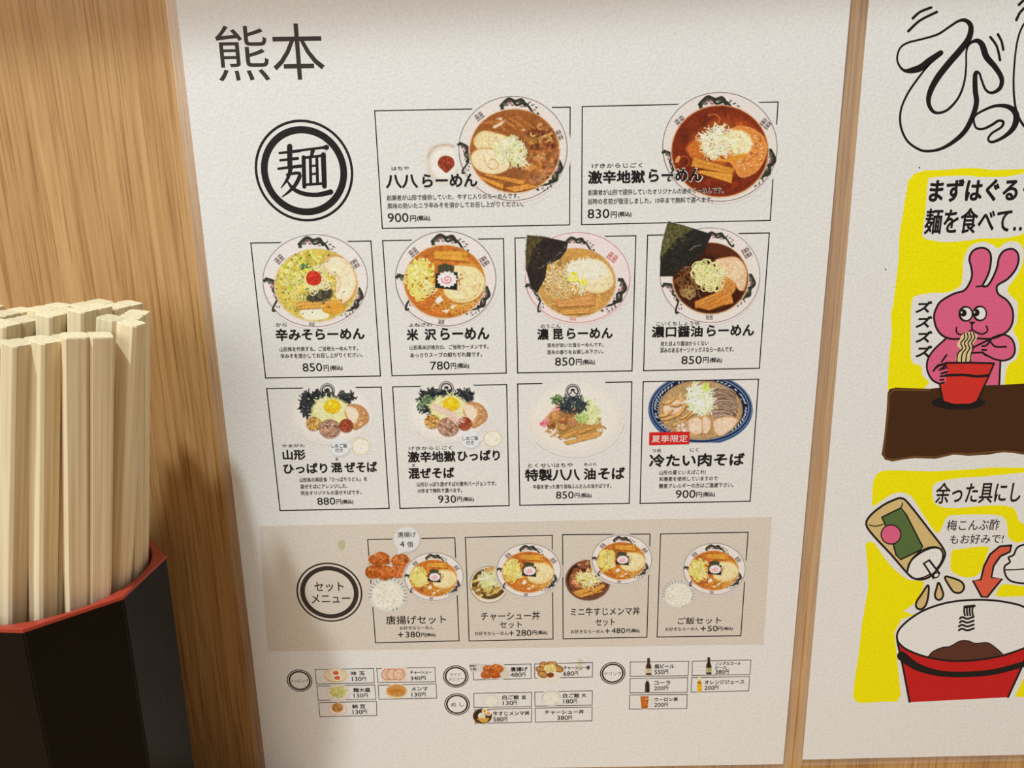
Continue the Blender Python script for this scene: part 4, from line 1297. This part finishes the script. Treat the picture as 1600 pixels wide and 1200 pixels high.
c = mini('E', 480, 455, 675, 588)
c.ell(577, 525, 92, 58, (216, 196, 176)); c.ell(577, 522, 80, 48, (228, 212, 194)); c.ell(577, 508, 52, 42, (176, 120, 62))
splat(c, 577, 505, 44, 60, ((190, 136, 74), (150, 98, 48), (206, 156, 96)), 8)
c.build('dish_picture', PN['E5'], 5)
c = mini('F', 270, 100, 690, 275)
c.poly([(380, 130), (620, 120), (690, 235), (600, 262), (390, 255)], (208, 196, 178), soft=4)
c.line([(625, 130), (690, 215)], 4, (160, 148, 132), .6)
karaage(c, ((470, 160, 60, 36, 0), (550, 160, 62, 40, 0), (450, 215, 58, 38, 0), (530, 220, 60, 34, 0), (535, 130, 26, 20, 0)), .7)
c.poly([(275, 108), (368, 108), (372, 178), (295, 188), (275, 170)], (202, 196, 188)); c.line([(368, 112), (374, 180), (300, 190)], 4, (150, 144, 138), .5)
c.build('dish_picture', PN['F1'], 5)
f = Flat(10); f.text('唐揚げ', 279, 118, 350, 140, GREY, .02, vF); f.text('5個', 289, 150, 345, 175, GREY, .02, vF); f.build('bubble_lettering', PN['F1'])
c = mini('F', 935, 85, 1225, 295)
c.poly([(950, 180), (1000, 130), (1200, 150), (1210, 210), (1150, 270), (1080, 288), (980, 265)], (222, 210, 190), smooth=4)
for x, y in ((990, 170), (1030, 125), (1110, 112), (1170, 160), (1010, 215)): c.ell(x, y, 52, 34, (118, 66, 28), 20); c.ell(x, y, 44, 27, (186, 134, 72), 20); c.tex(x, y, 44, 30, .3, 14)
c.ell(1085, 155, 62, 40, (216, 180, 100)); shreds(c, 1085, 155, 50, 30, 60, ((226, 206, 120), (236, 224, 170)), 5, 30)
c.ell(1090, 222, 34, 26, (128, 62, 36))
c.build('dish_picture', PN['F2'], 5)
c = mini('F', 400, 402, 585, 543)
ricebowl(c, 492, 475, 80, 58, (190, 180, 160))
c.build('dish_picture', PN['F3'], 5)
c = mini('F', 990, 365, 1205, 528)
ricebowl(c, 1096, 450, 98, 74, (130, 120, 90))
c.build('dish_picture', PN['F4'], 5)
c = mini('F', 300, 545, 520, 718)
c.poly([(330, 572), (370, 562), (372, 704), (334, 704)], (120, 110, 104), .8)
c.ell(408, 633, 96, 76, (84, 62, 44)); c.ell(408, 630, 82, 62, (54, 36, 26)); c.tex(400, 620, 80, 60, .4, 14)
c.ell(402, 630, 38, 32, (226, 220, 198)); shreds(c, 402, 630, 28, 24, 30, ((236, 232, 214), (206, 200, 170)), 4, 20)
for x, y in ((430, 582), (468, 605)): c.ell(x, y, 28, 24, (238, 226, 200)); c.ell(x, y, 17, 14, (222, 140, 40))
for k in range(5): c.line([(362 + k * 12, 662 + k * 8), (470 - k * 6, 655 + k * 10)], 14, jit((216, 166, 78), 10), 1)
c.build('dish_picture', PN['F5'], 5)
def bottle(c, x, t, b, w_, body, neck, label=None, cap=None):
    c.poly([(x - w_ * .22, t), (x + w_ * .22, t), (x + w_ * .26, t + (b - t) * .3), (x + w_ * .5, t + (b - t) * .48), (x + w_ * .5, b), (x - w_ * .5, b), (x - w_ * .5, t + (b - t) * .48), (x - w_ * .26, t + (b - t) * .3)], body)
    c.poly([(x - w_ * .22, t), (x + w_ * .22, t), (x + w_ * .26, t + (b - t) * .28), (x - w_ * .26, t + (b - t) * .28)], neck)
    if label:
        c.poly([(x - w_ * .5, t + (b - t) * .62), (x + w_ * .5, t + (b - t) * .62), (x + w_ * .5, t + (b - t) * .88), (x - w_ * .5, t + (b - t) * .88)], label)
        c.line([(x - w_ * .2, t + (b - t) * .75), (x + w_ * .2, t + (b - t) * .7)], 6, (120, 96, 60), .8)
    c.line([(x - w_ * .3, t + (b - t) * .5), (x - w_ * .3, b - 4)], 4, (240, 230, 210), .35, soft=3)
c = mini('G', 470, 105, 560, 284)
bottle(c, 513, 112, 276, 54, (74, 46, 28), (60, 44, 34), (206, 190, 160)); c.build('dish_picture', PN['G1'], 5)
c = mini('G', 1050, 98, 1135, 276)
bottle(c, 1092, 105, 270, 52, (46, 34, 26), (50, 38, 30), (176, 166, 110)); c.build('dish_picture', PN['G2'], 5)
c = mini('G', 465, 285, 540, 448)
bottle(c, 501, 290, 444, 44, (44, 38, 28), (196, 190, 172)); c.build('dish_picture', PN['G3'], 5)
c = mini('G', 965, 275, 1045, 442)
bottle(c, 1002, 285, 434, 44, (222, 166, 24), (226, 206, 150)); c.poly([(984, 340), (1020, 340), (1022, 358), (982, 358)], (150, 104, 40)); c.build('dish_picture', PN['G4'], 5)
c = mini('G', 425, 470, 560, 606)
c.line([(512, 520), (540, 515), (545, 545), (520, 575)], 7, (200, 192, 180), .9, smooth=4)
c.poly([(433, 480), (515, 480), (503, 598), (445, 598)], (176, 96, 34)); c.tex(475, 540, 40, 60, .4, 18); c.ell(490, 505, 14, 12, (216, 160, 90), 0, .8, soft=6)
c.build('dish_picture', PN['G5'], 5)
# stains on the menu
f = Flat(3)
f.fill(V(440, 820, 5.517)([(490, 140), (540, 135), (548, 180), (535, 212), (505, 212), (488, 180)]), print_mat('stain_ochre', conv((178, 166, 128), 850)), 4)
f.build('stain', menu)
f = Flat(3)
f.fill([(903, 1031), (909, 1030), (911, 1042), (907, 1048), (902, 1046)], print_mat('stain_yellow', conv((196, 182, 148), 1040)), 4)
f.build('stain', menu)

# ------------------------------------------------------------------ comic sheet
v4, v5, v6, v7, v8 = V(1200, 0, 4), V(1280, 250, 5), V(1280, 460, 4.284), V(1280, 720, 5), V(1180, 920, 3.81)
f = Flat(2)
def seg(pts, ws, v=v4): f.ribbon(v(pts), [x_ / v.k * 1.22 + .35 for x_ in ws], INK, 5)
seg([(1080, 330), (1010, 380), (960, 420), (900, 440), (850, 440), (815, 400), (808, 350), (830, 295), (880, 265), (960, 245), (1060, 215), (1130, 170), (1190, 132), (1235, 128), (1268, 165), (1255, 240), (1200, 315), (1130, 395), (1060, 485), (1015, 570), (1003, 640), (1030, 695), (1075, 705), (1130, 680), (1190, 610), (1225, 520), (1238, 420), (1240, 320), (1262, 272), (1305, 255), (1338, 280), (1365, 355), (1420, 420), (1460, 490), (1450, 550), (1400, 580), (1360, 560), (1335, 500), (1320, 458), (1296, 462), (1295, 560), (1303, 640), (1278, 730), (1230, 820), (1160, 885), (1080, 930), (1000, 945), (940, 932), (870, 880), (830, 790), (830, 690), (870, 590), (930, 500), (985, 430), (1030, 385), (1080, 330)],
    [26, 34, 36, 30, 14, 10, 9, 9, 10, 10, 11, 11, 13, 20, 26, 30, 32, 32, 32, 28, 22, 17, 13, 12, 11, 10, 9, 9, 12, 22, 30, 32, 28, 24, 20, 15, 12, 11, 12, 22, 26, 26, 26, 24, 20, 15, 13, 12, 11, 11, 10, 10, 10, 8, 3])
seg([(1283, 745), (1300, 798), (1345, 805), (1400, 780), (1440, 755), (1470, 762), (1458, 795), (1400, 832), (1376, 870), (1402, 888), (1470, 858), (1530, 805), (1553, 740), (1538, 692), (1490, 664), (1420, 662), (1350, 688), (1300, 718), (1283, 745)],
    [10, 11, 12, 13, 13, 14, 12, 11, 11, 13, 17, 26, 32, 30, 22, 15, 12, 10, 10])
seg([(1760, 90), (1680, 80), (1600, 150), (1560, 250), (1540, 400), (1535, 540), (1545, 660), (1570, 740), (1620, 800), (1700, 780), (1740, 640), (1750, 400), (1770, 250), (1790, 150), (1760, 90)], [9, 9, 9, 9, 9, 10, 11, 12, 14, 14, 12, 12, 12, 10, 9])
for p in ([(905, 115), (950, 75), (1020, 47)], [(877, 195), (950, 128), (1055, 75)], [(1390, 232), (1430, 290), (1450, 375)], [(1437, 215), (1460, 260), (1470, 310)], [(1568, 30), (1600, 0), (1640, -25)], [(1552, 125), (1580, 72), (1640, 20)]): seg(p, [13, 12, 13])
f.build('title_lettering', comic)

# first yellow panel
f = Flat(2)
L1 = v5([(1700, 68), (1350, 78), (1250, 65), (1150, 62), (1000, 76), (820, 82), (740, 110), (695, 165), (680, 260), (660, 380), (625, 600), (622, 760), (600, 960), (575, 1150)]) + v6([(480, 120), (488, 260), (470, 400), (462, 560), (460, 640), (700, 650), (1300, 640), (1700, 640), (1700, 300)])
f.fill(L1, M['yellow'])
pan1 = f.build('comic_panel', comic)
f = Flat(3)
f.fill(v5([(850, 165), (885, 138), (1000, 126), (1170, 122), (1240, 132), (1450, 132), (1700, 125), (1700, 520), (1600, 570), (1540, 595), (1420, 612), (1270, 612), (1150, 630), (1000, 642), (900, 632), (815, 605), (812, 540), (830, 400)]), M['paper'], 4)
# white space round rabbit and sound words
f.fill(v5([(1100, 985), (1120, 900), (1125, 800), (1150, 715), (1200, 660), (1290, 640), (1360, 665), (1400, 690), (1450, 650), (1520, 635), (1590, 680), (1590, 800), (1540, 910), (1480, 990), (1480, 1040), (1540, 1100)]) + v6([(1330, 60), (1325, 180), (1300, 240), (1340, 330), (1320, 430), (1260, 480), (1240, 600), (1230, 640), (740, 640), (735, 590), (690, 540), (680, 480), (620, 450), (612, 300), (618, 60), (650, 10), (760, -10)]) + v5([(1000, 1035)]), M['paper'], 4)
f.build('panel_blank', pan1)
f = Flat(6)
f.text('まずはぐるぐ', 860, 145, 1700, 325, INK, .034, v5)
f.text('麺を食べて…', 825, 372, 1640, 575, INK, .020, v5)
for y in (90, 190, 290, 388): f.text('ズ', 650, y - 46, 752, y + 34, INK, .05, v6, .1)
f.build('caption_lettering', pan1)
# table in panel
f = Flat(5)
f.fill(v6([(458, 660), (470, 635), (510, 624), (740, 632), (900, 612), (1200, 606), (1420, 594), (1800, 594), (1800, 1060), (1371, 1072), (1290, 1060), (1230, 1056), (1130, 1072), (1000, 1080), (900, 1072), (780, 1100), (640, 1095), (560, 1105), (490, 1118), (440, 1105), (418, 1070), (435, 950), (450, 800)]), M['brown'])
f.ribbon(v6([(1800, 1050), (1371, 1062), (1230, 1048), (1000, 1070), (900, 1064), (780, 1090), (640, 1085), (490, 1108), (440, 1095), (432, 1050), (448, 900), (462, 780), (468, 665), (500, 640), (740, 642)]), 2.6, M['brownedge'])
f.step(1)
f.ell(*v6([(930, 725)])[0], 42, 11, INK)
f.build('table_drawing', pan1)
# rabbit
f = Flat(9)
PK = M['pink']
f.fill(v6([(840, 290), (1180, 285), (1212, 450), (1205, 606), (800, 606), (757, 570), (722, 500), (728, 430), (775, 365)]), PK)
head = v5([(1130, 1020), (1172, 965), (1193, 900), (1185, 830), (1172, 770), (1200, 710), (1262, 685), (1318, 703), (1342, 760), (1330, 860), (1305, 925), (1275, 983), (1312, 983), (1350, 930), (1388, 840), (1405, 760), (1445, 708), (1510, 695), (1550, 730), (1556, 790), (1530, 860), (1470, 930), (1400, 972), (1385, 1005), (1402, 1050), (1460, 1090), (1500, 1145)]) + v6([(1297, 130), (1292, 190), (1265, 240), (1210, 278), (1140, 297), (1050, 294), (950, 297), (880, 297), (820, 272), (782, 220), (768, 150), (782, 95), (815, 45)]) + v5([(1050, 1045)])
f.fill(head, PK, 4)
f.fill(v6([(1140, 300), (1180, 275), (1230, 268), (1290, 300), (1310, 370), (1290, 420), (1240, 442), (1180, 435), (1110, 408), (1088, 388), (1110, 370), (1085, 352), (1100, 330)]), PK, 4)
f.ribbon(head, 3.2, INK, 4, True)
f.ribbon(v5([(1228, 990), (1275, 984), (1315, 986)]), 2.6, INK)
for p in ([(845, 298), (775, 362), (728, 430), (722, 505), (757, 572), (810, 600)], [(1212, 450), (1205, 600)], [(1160, 290), (1230, 268), (1290, 300), (1310, 370), (1290, 420), (1240, 442), (1180, 435), (1130, 412), (1092, 390)], [(1148, 320), (1180, 350), (1250, 350)], [(852, 405), (820, 450)], [(765, 510), (795, 475), (840, 464)], [(812, 500), (840, 482), (858, 480)], [(820, 528), (850, 518)], [(1090, 345), (1120, 340), (1150, 300)], [(1090, 370), (1118, 372)], [(1092, 390), (1115, 408)], [(1010, 365), (1080, 330), (1155, 295)], [(1015, 392), (1095, 388)], [(812, 548), (840, 545)], [(810, 572), (832, 570)], [(815, 595), (835, 590)]):
    f.ribbon(v6(p), 3.0, INK, 4)
f.step()
for x, y, px_, py_ in ((980, 130, 964, 124), (1074, 127, 1050, 122)):
    f.ell(*v6([(x, y)])[0], 11.5, 12.4, INK)
    f.ell(*v6([(x + 3, y)])[0], 8.4, 9.6, M['white'])
    f.ell(*v6([(px_, py_)])[0], 5.2, 5.8, INK)
    f.ell(*v6([(px_ - 12, py_ - 4)])[0], 1.3, 1.6, M['white'])
f.fill(v6([(998, 182), (1045, 182), (1024, 206)]), INK)
for p in ([(1020, 200), (1022, 238)], [(918, 222), (918, 252), (942, 268), (975, 262), (1005, 248), (1022, 236), (1045, 250), (1085, 265), (1115, 254), (1126, 235), (1118, 212)]): f.ribbon(v6(p), 2.5, INK, 4)
f.step()
# noodles
nd = v6([(962, 262), (1010, 250), (1055, 270), (1050, 300), (1030, 330), (1020, 360), (1022, 395), (1008, 446), (915, 446), (925, 400), (945, 370), (920, 340), (940, 300)])
f.fill(nd, M['noodle'], 3)
for dx in (-48, -18, 12, 42):
    f.ribbon(v6([(1002 + dx * .7, 258), (1008 + dx * .75, 290), (985 + dx * .8, 325), (996 + dx * .8, 360), (975 + dx, 395), (968 + dx, 446)]), 2.1, INK, 4)
f.build('rabbit_drawing', pan1)
f = Flat(34)
f.fill(v6([(845, 456), (1168, 460), (1132, 545), (1055, 712), (1010, 735), (900, 735), (828, 712), (806, 600), (840, 600), (850, 560), (858, 500)]), M['red'])
f.ribbon(v6([(845, 458), (1000, 456), (1168, 461)]), 3.2, INK)
f.ribbon(v6([(846, 542), (960, 538), (1060, 548), (1132, 540)]), 4.2, INK, 3)
f.ribbon(v6([(1168, 461), (1132, 548), (1055, 712), (1010, 735), (900, 737), (828, 714), (806, 605)]), 2.6, INK)
for p in ([(760, 512), (800, 478), (848, 468)], [(800, 505), (858, 490)], [(812, 530), (858, 518)]): f.ribbon(v6(p), 2.0, INK, 3)
f.build('cup_drawing', pan1)

# second yellow panel
f = Flat(2)
f.fill(v7([(1700, 55), (1350, 52), (1200, 66), (900, 82), (720, 78), (600, 74), (500, 76), (445, 105), (420, 170), (412, 350), (362, 660), (375, 800), (385, 980), (360, 1120)]) + v8([(650, 130), (635, 210), (615, 400), (598, 500), (582, 640), (600, 672), (640, 680), (760, 672), (845, 672), (860, 640), (870, 640), (1520, 640), (1560, 642), (1700, 650)]), M['yellow'])
pan2 = f.build('comic_panel', comic)
f = Flat(3)
W = M['paper']
f.fill(v7([(885, 240), (900, 180), (1000, 148), (1150, 130), (1300, 122), (1400, 112), (1700, 120), (1700, 480), (1570, 480), (1530, 380), (1440, 350), (1280, 352), (1100, 368), (960, 362), (895, 320)]), W, 3)
f.fill(v7([(400, 368), (440, 345), (560, 265), (640, 248), (720, 280), (800, 400), (905, 555), (950, 540), (990, 450), (1050, 425), (1300, 418), (1420, 430), (1465, 480), (1480, 600), (1560, 640), (1700, 620), (1700, 960), (1450, 962), (1395, 1010), (1400, 1060), (1640, 1080), (1700, 1200), (720, 1200), (760, 1100), (820, 950), (700, 930), (590, 850), (510, 760), (440, 655), (400, 628), (370, 640), (340, 500)]), W, 3)
f.fill(v8([(940, 160), (1100, 60), (1700, 40), (1700, 520), (1600, 530), (1545, 640), (1530, 700), (880, 700), (862, 600), (845, 420), (828, 260), (870, 180)]), W)
f.build('panel_blank', pan2)
f = Flat(6)
f.fill(v7([(1040, 700), (1100, 690), (1290, 668), (1325, 690), (1300, 760), (1250, 880), (1160, 912), (1070, 885), (1030, 850), (1028, 760)]), M['yellow'], 3)
f.build('yellow_patch', pan2)
f = Flat(7)
f.text('余った具にし', 910, 165, 1578, 332, INK, .016, v7)
f.text('梅こんぶ酢', 998, 458, 1408, 545, INK, .010, v7)
f.text('もお好みで!', 1022, 572, 1440, 648, INK, .010, v7)
f.build('caption_lettering', pan2)
f = Flat(7)
body = v7([(366, 495), (400, 425), (500, 345), (600, 298), (645, 292), (695, 330), (860, 540), (972, 690), (975, 760), (920, 850), (850, 912), (770, 925), (700, 890), (560, 730), (420, 580)])
f.fill(body, M['tan'], 3)
f.fill(v7([(490, 440), (640, 366), (680, 420), (810, 675), (790, 695), (640, 770), (600, 740), (560, 600)]), M['green'])
f.ribbon(v7([(490, 440), (640, 366), (680, 420), (808, 672), (790, 697), (636, 772), (600, 735), (575, 640), (490, 440)]), 2.4, INK)
f.step()
f.ell(*v7([(560, 575)])[0], 16.4, 16, INK)
f.ell(*v7([(560, 575)])[0], 14.4, 14, M['pink'])
f.ell(*v7([(828, 795)])[0], 33.5, 20, INK, -38)
f.ell(*v7([(826, 797)])[0], 31, 17.6, M['white'], -38)
f.ribbon(v7([(690, 860), (720, 780), (800, 715), (890, 680), (955, 690)]), 2.2, INK, 4)
f.step()
f.fill(v7([(806, 800), (862, 766), (948, 878), (890, 926)]), INK)
f.fill(v7([(826, 803), (856, 786), (930, 880), (893, 905)]), M['white'])
f.ell(*v7([(913, 893)])[0], 5.8, 4.4, INK, -30)
f.ell(*v7([(914, 893)])[0], 3.6, 2.4, M['white'], -30)
f.ribbon(body, 3.2, INK, 3, True)
f.ribbon(v7([(390, 500), (440, 510), (500, 495)]), 1.6, INK, 3)
f.ribbon(v7([(650, 330), (640, 366)]), 1.8, INK)
f.build('bottle_drawing', pan2)
f = Flat(9)
for p in ([(980, 908), (1040, 915), (1110, 945), (1132, 990), (1105, 1028), (1060, 1028), (1030, 1000)], [(932, 950), (960, 1010), (968, 1050), (950, 1082), (920, 1082), (903, 1050), (915, 1000)], [(850, 970), (853, 1040), (835, 1120), (800, 1158), (762, 1148), (758, 1105), (800, 1040)]):
    f.fill(v7(p), M['tan'], 4)
    f.ribbon(v7(p), 3.2, INK, 4, True)
    f.step()
f.build('drop_drawing', pan2)
f = Flat(9)
ar = v7([(1500, 660), (1490, 710), (1415, 745), (1362, 820), (1345, 912), (1430, 920), (1312, 1065), (1268, 1062), (1200, 935), (1262, 928), (1288, 820), (1335, 730), (1410, 668)])
f.fill(ar, M['orange'])
f.ribbon(ar + ar[:1], 3.2, INK)
f.build('arrow_drawing', pan2)
f = Flat(9)
rb = v7([(1700, 650), (1600, 655), (1545, 680), (1518, 735), (1478, 755), (1490, 790), (1450, 822), (1448, 870), (1475, 922), (1535, 950), (1700, 965)])
f.fill(rb, M['white'], 4)
f.ribbon(rb, 3.0, INK, 4)
f.ribbon(v7([(1450, 852), (1530, 850), (1700, 838)]), 2.2, INK)
f.build('rice_drawing', pan2)
f = Flat(9)
rim = [(843, 290), (858, 240), (920, 180), (1010, 125), (1130, 85), (1250, 68), (1380, 66), (1500, 80), (1600, 108), (1680, 170), (1700, 255), (1650, 325), (1550, 372), (1400, 412), (1200, 430), (1040, 410), (920, 370), (862, 330)]
f.fill(v8([(843, 300), (862, 400), (880, 480), (920, 675), (1505, 645), (1640, 330), (1600, 250), (1000, 250)]), M['deepred'])
f.ribbon(v8([(872, 400), (960, 462), (1080, 500), (1200, 510), (1330, 505), (1450, 488), (1610, 445)]), [15, 12, 9.5, 9, 9, 9, 9], INK, 4)
f.step()
f.fill(v8(rim), M['white'], 4)
f.fill(v8([(1030, 405), (1055, 375), (1110, 350), (1160, 342), (1220, 310), (1270, 310), (1310, 325), (1380, 320), (1430, 350), (1472, 388), (1400, 416), (1200, 433), (1100, 424)]), M['mound'])
f.ribbon(v8([(1030, 405), (1055, 375), (1110, 350), (1160, 342), (1220, 310), (1270, 310), (1310, 325), (1380, 320), (1430, 350), (1472, 388)]), 1.8, INK, 3)
f.ribbon(v8(rim), 3.2, INK, 4, True)
f.ribbon(v8([(845, 310), (880, 470), (918, 672)]), 3.2, INK)
f.ribbon(v8([(1640, 330), (1580, 480), (1505, 643)]), 3.2, INK)
for k in range(3):
    f.ribbon(v8([(1245, 106 + k * 2), (1305, 99 + k * 2)]), 3.4, INK)
for x in (1246, 1262, 1278, 1294): f.ribbon(v8([(x, 108), (x - 3, 130), (x + 2, 158)]), 3.0, INK, 3)
for k in range(4):
    y = 172 + k * 23
    f.ribbon(v8([(1212 + (k < 2) * 6, y + 5), (1232, y - 4), (1262, y + 6), (1300, y - 6)]), 3.2, INK, 4)
f.build('cup_drawing', pan2)
for x, y in ((1436.5, 262), (1383.5, 421)):
    f = Flat(3)
    f.ell(x, y, 1.1, 1.3, INK)
    f.build('speck', comic)

# ------------------------------------------------------------------ chopstick holder
hz = H0 - .1165                       # rim height
HC = Vector((-.14579, -.04361, 0))
R8 = .03348
ho = thing('chopstick_holder', 'octagonal black lacquered chopstick holder with a red rim standing by the wall', 'holder', HC)
def octo(r, z, n=8, a0=-71.4):
    return [(r * math.cos(math.radians(a0 + 45 * i)), r * math.sin(math.radians(a0 + 45 * i)), z) for i in range(n)]
bm = bmesh.new()
t8 = [bm.verts.new(p) for p in octo(R8, hz - .0012)]
b8 = [bm.verts.new(p) for p in octo(R8 * .97, 0)]
for i in range(8): bm.faces.new((b8[i], b8[(i + 1) % 8], t8[(i + 1) % 8], t8[i]))
bm.faces.new(b8[::-1])
bmesh.ops.bevel(bm, geom=[e for e in bm.edges if abs(e.verts[0].co.z - e.verts[1].co.z) > .05], offset=.0004, segments=2, affect='EDGES')
bmobj('body', bm, M['black'], ho)
bm = bmesh.new()
N = 48
def octr(a):       # radius of the octagon outline in direction a
    d = (math.degrees(a) + 71.4) % 45 - 22.5
    return R8 * math.cos(math.radians(22.5)) / math.cos(math.radians(d))
rows = []
for kind in range(6):
    row = []
    for i in range(N):
        a = math.radians(-71.4 + i * 360 / N)
        r, z = ((octr(a), hz - .0012), (octr(a), hz - .0002), (octr(a) - .0005, hz), (.0293, hz - .0003), (.0288, hz - .0012), (.0284, hz - .087))[kind]
        row.append(bm.verts.new((r * math.cos(a), r * math.sin(a), z)))
    rows.append(row)
for r0, r1 in zip(rows, rows[1:]):
    for i in range(N): bm.faces.new((r0[i], r0[(i + 1) % N], r1[(i + 1) % N], r1[i]))
bm.faces.new(rows[-1])
bmesh.ops.recalc_face_normals(bm, faces=bm.faces)
bmobj('red_lining', bm, M['redlac'], ho)

# ------------------------------------------------------------------ unsplit chopstick pairs
def half_mesh(side):
    """one half of an unsplit pair: rounded bar, slimmer towards the tip; local z up, top at z = 0"""
    L = .164
    bm = bmesh.new()
    rows = []
    w0, t0, ch = .0060, .0058, .0007
    for z, k in ((0, .965), (-.0004, 1), (-.07, .985), (-.12, .85), (-L, .62)):
        c_ = ch if z < -.0001 else ch * 1.1
        wk, tk = w0 * k, t0 * k
        x0 = .00006 if side > 0 else -.00006 - wk
        x1 = x0 + wk
        ci = .0007
        cl, crr = (ci, c_) if side > 0 else (c_, ci)
        p = [(x0 + cl, -tk / 2), (x1 - crr, -tk / 2), (x1, -tk / 2 + crr), (x1, tk / 2 - crr), (x1 - crr, tk / 2), (x0 + cl, tk / 2), (x0, tk / 2 - cl), (x0, -tk / 2 + cl)]
        rows.append([bm.verts.new((x, y, z)) for x, y in p])
    for a, b in zip(rows, rows[1:]):
        for i in range(8): bm.faces.new((a[i], b[i], b[(i + 1) % 8], a[(i + 1) % 8]))
    bm.faces.new(rows[0][::-1]); bm.faces.new(rows[-1])
    bmesh.ops.recalc_face_normals(bm, faces=bm.faces)
    me = bpy.data.meshes.new('stick')
    bm.to_mesh(me); bm.free()
    me.materials.append(M['stick'])
    return me
HM = (half_mesh(-1), half_mesh(1))
# each: where it crosses the rim plane (x, y mm from the holder axis), top (x, y, height above rim, mm), yaw deg, label
PAIRS = [
 (19.2, -14.0, 33.1, -17.0, 78.7, 37, 'broad front chopstick pair showing the groove between its halves, left of the holder corner'),
 (9.5, -15.2, 25.4, -18.2, 78.2, 67, 'edge-on chopstick pair immediately left of the broad grooved front pair'),
 (2.1, -17.6, 19.6, -20.6, 78.1, 67, 'second edge-on chopstick pair left of the broad grooved front pair'),
 (21.0, -4.8, 38.0, -7.8, 81.0, 170, 'chopstick pair just right of the broad grooved front pair, set slightly back'),
 (24.3, 4.4, 37.1, 1.4, 81.0, 97, 'rightmost chopstick pair of the bundle, nearest the menu'),
 (-4.8, -18.7, 10.4, -21.7, 77.3, 67, 'front chopstick pair cut by the left edge of the photo'),
]
placed = []
def rect(cx, cy, yaw, w_=12.1, t_=5.9):
    a = math.radians(yaw); u = np.array([math.cos(a), math.sin(a)]); n = np.array([-u[1], u[0]])
    c_ = np.array([cx, cy])
    return [c_ + u * w_ / 2 * s1 + n * t_ / 2 * s2 for s1, s2 in ((1, 1), (-1, 1), (-1, -1), (1, -1))]
def overlap(A, Bq):
    for Rr in (A, Bq):
        for i in range(2):
            ax = Rr[i + 1] - Rr[i]; ax = ax / np.linalg.norm(ax)
            a = [p @ ax for p in A]; b = [p @ ax for p in Bq]
            if max(a) < min(b) + .02 or max(b) < min(a) + .02: return False
    return True
for p in PAIRS: placed.append((rect(p[0], p[1], p[5]), rect(p[2], p[3], p[5])))
rr = random.Random(5)
extra = []
tries = 0
grid = []
for gi in range(-4, 5):
    for gj in range(-7, 8):
        u_, v_ = gi * 12.5 + (gj % 2) * 4.0, gj * 6.15
        a_ = math.radians(76)
        grid.append((u_ * math.cos(a_) - v_ * math.sin(a_) + 3.5, u_ * math.sin(a_) + v_ * math.cos(a_) + 1.5, 76))
while tries < 12000:
    if tries < len(grid):
        bx, by, yaw = grid[tries]
    else:
        r_ = 23.5 * math.sqrt(rr.random()); a_ = rr.random() * 6.283
        bx, by = r_ * math.cos(a_), r_ * math.sin(a_)
        yaw = rr.choice((8, 14, 70, 96, 110, 4, 170, 150)) + rr.uniform(-5, 5)
    tries += 1
    lean = 13.6 + .1 * bx
    tx, ty = bx + lean, by - 3.0
    A, Bq = rect(bx, by, yaw), rect(tx, ty, yaw)
    if max(np.linalg.norm(q) for q in A) > 28.3: continue
    if any(overlap(A, o[0]) or overlap(Bq, o[1]) for o in placed): continue
    placed.append((A, Bq))
    extra.append((bx, by, tx, ty, 80.5 + rr.uniform(-1.5, 2.0) + (1.0 if by > 0 else 0), yaw, None))
first = None
for i, (bx, by, tx, ty, th, yaw, lab) in enumerate(PAIRS + extra):
    top = Vector((HC.x + tx / 1000, HC.y + ty / 1000, hz + th / 1000))
    rimp = Vector((HC.x + bx / 1000, HC.y + by / 1000, hz))
    ax = (top - rimp).normalized()
    root = link('chopstick_pair', None)
    root.location = top
    q = Vector((0, 0, 1)).rotation_difference(ax)
    root.rotation_mode = 'QUATERNION'
    root.rotation_quaternion = q @ Matrix.Rotation(math.radians(yaw), 3, 'Z').to_quaternion()
    root['category'] = 'chopsticks'
    root['group'] = 'unsplit wooden chopsticks standing in the black holder'
    root['_x'] = i
    root['label'] = lab or 'x'
    for me in HM: link('stick', me, root)
    if not lab: root['_k'] = (tx, ty)[0]
    root['_p'] = [tx, ty]
# labels of the inner pairs
roots = [o for o in COL.objects if o.name.startswith('chopstick_pair')]
INNER = ['chopstick pair behind the front row at the photo\'s left edge, nearest of three there', None, None,
 'middle pair of the chopstick clump behind the broad grooved front pair',
 'nearest pair of the chopstick clump left of centre in the bundle',
 'rearmost pair of the chopstick clump left of centre in the bundle',
 'chopstick pair behind the front row at the photo\'s left edge, middle of three there',
 'chopstick pair behind the front row at the photo\'s left edge, rearmost of three there', None,
 'back-row chopstick pair farthest right, standing behind the rightmost front pair',
 'rearmost pair of the chopstick clump behind the broad grooved front pair',
 'nearest pair of the chopstick clump behind the broad grooved front pair',
 'middle pair of the chopstick clump left of centre in the bundle', None]
for n_, o in enumerate([o for o in roots if o['label'] == 'x']):
    o['label'] = (INNER[n_] if n_ < len(INNER) else None) or 'chopstick pair of the bundle standing beyond the left edge of the photo'
for o in roots:
    for k in ('_x', '_p', '_k'):
        if k in o: del o[k]
bpy.data.objects.remove(_fo)
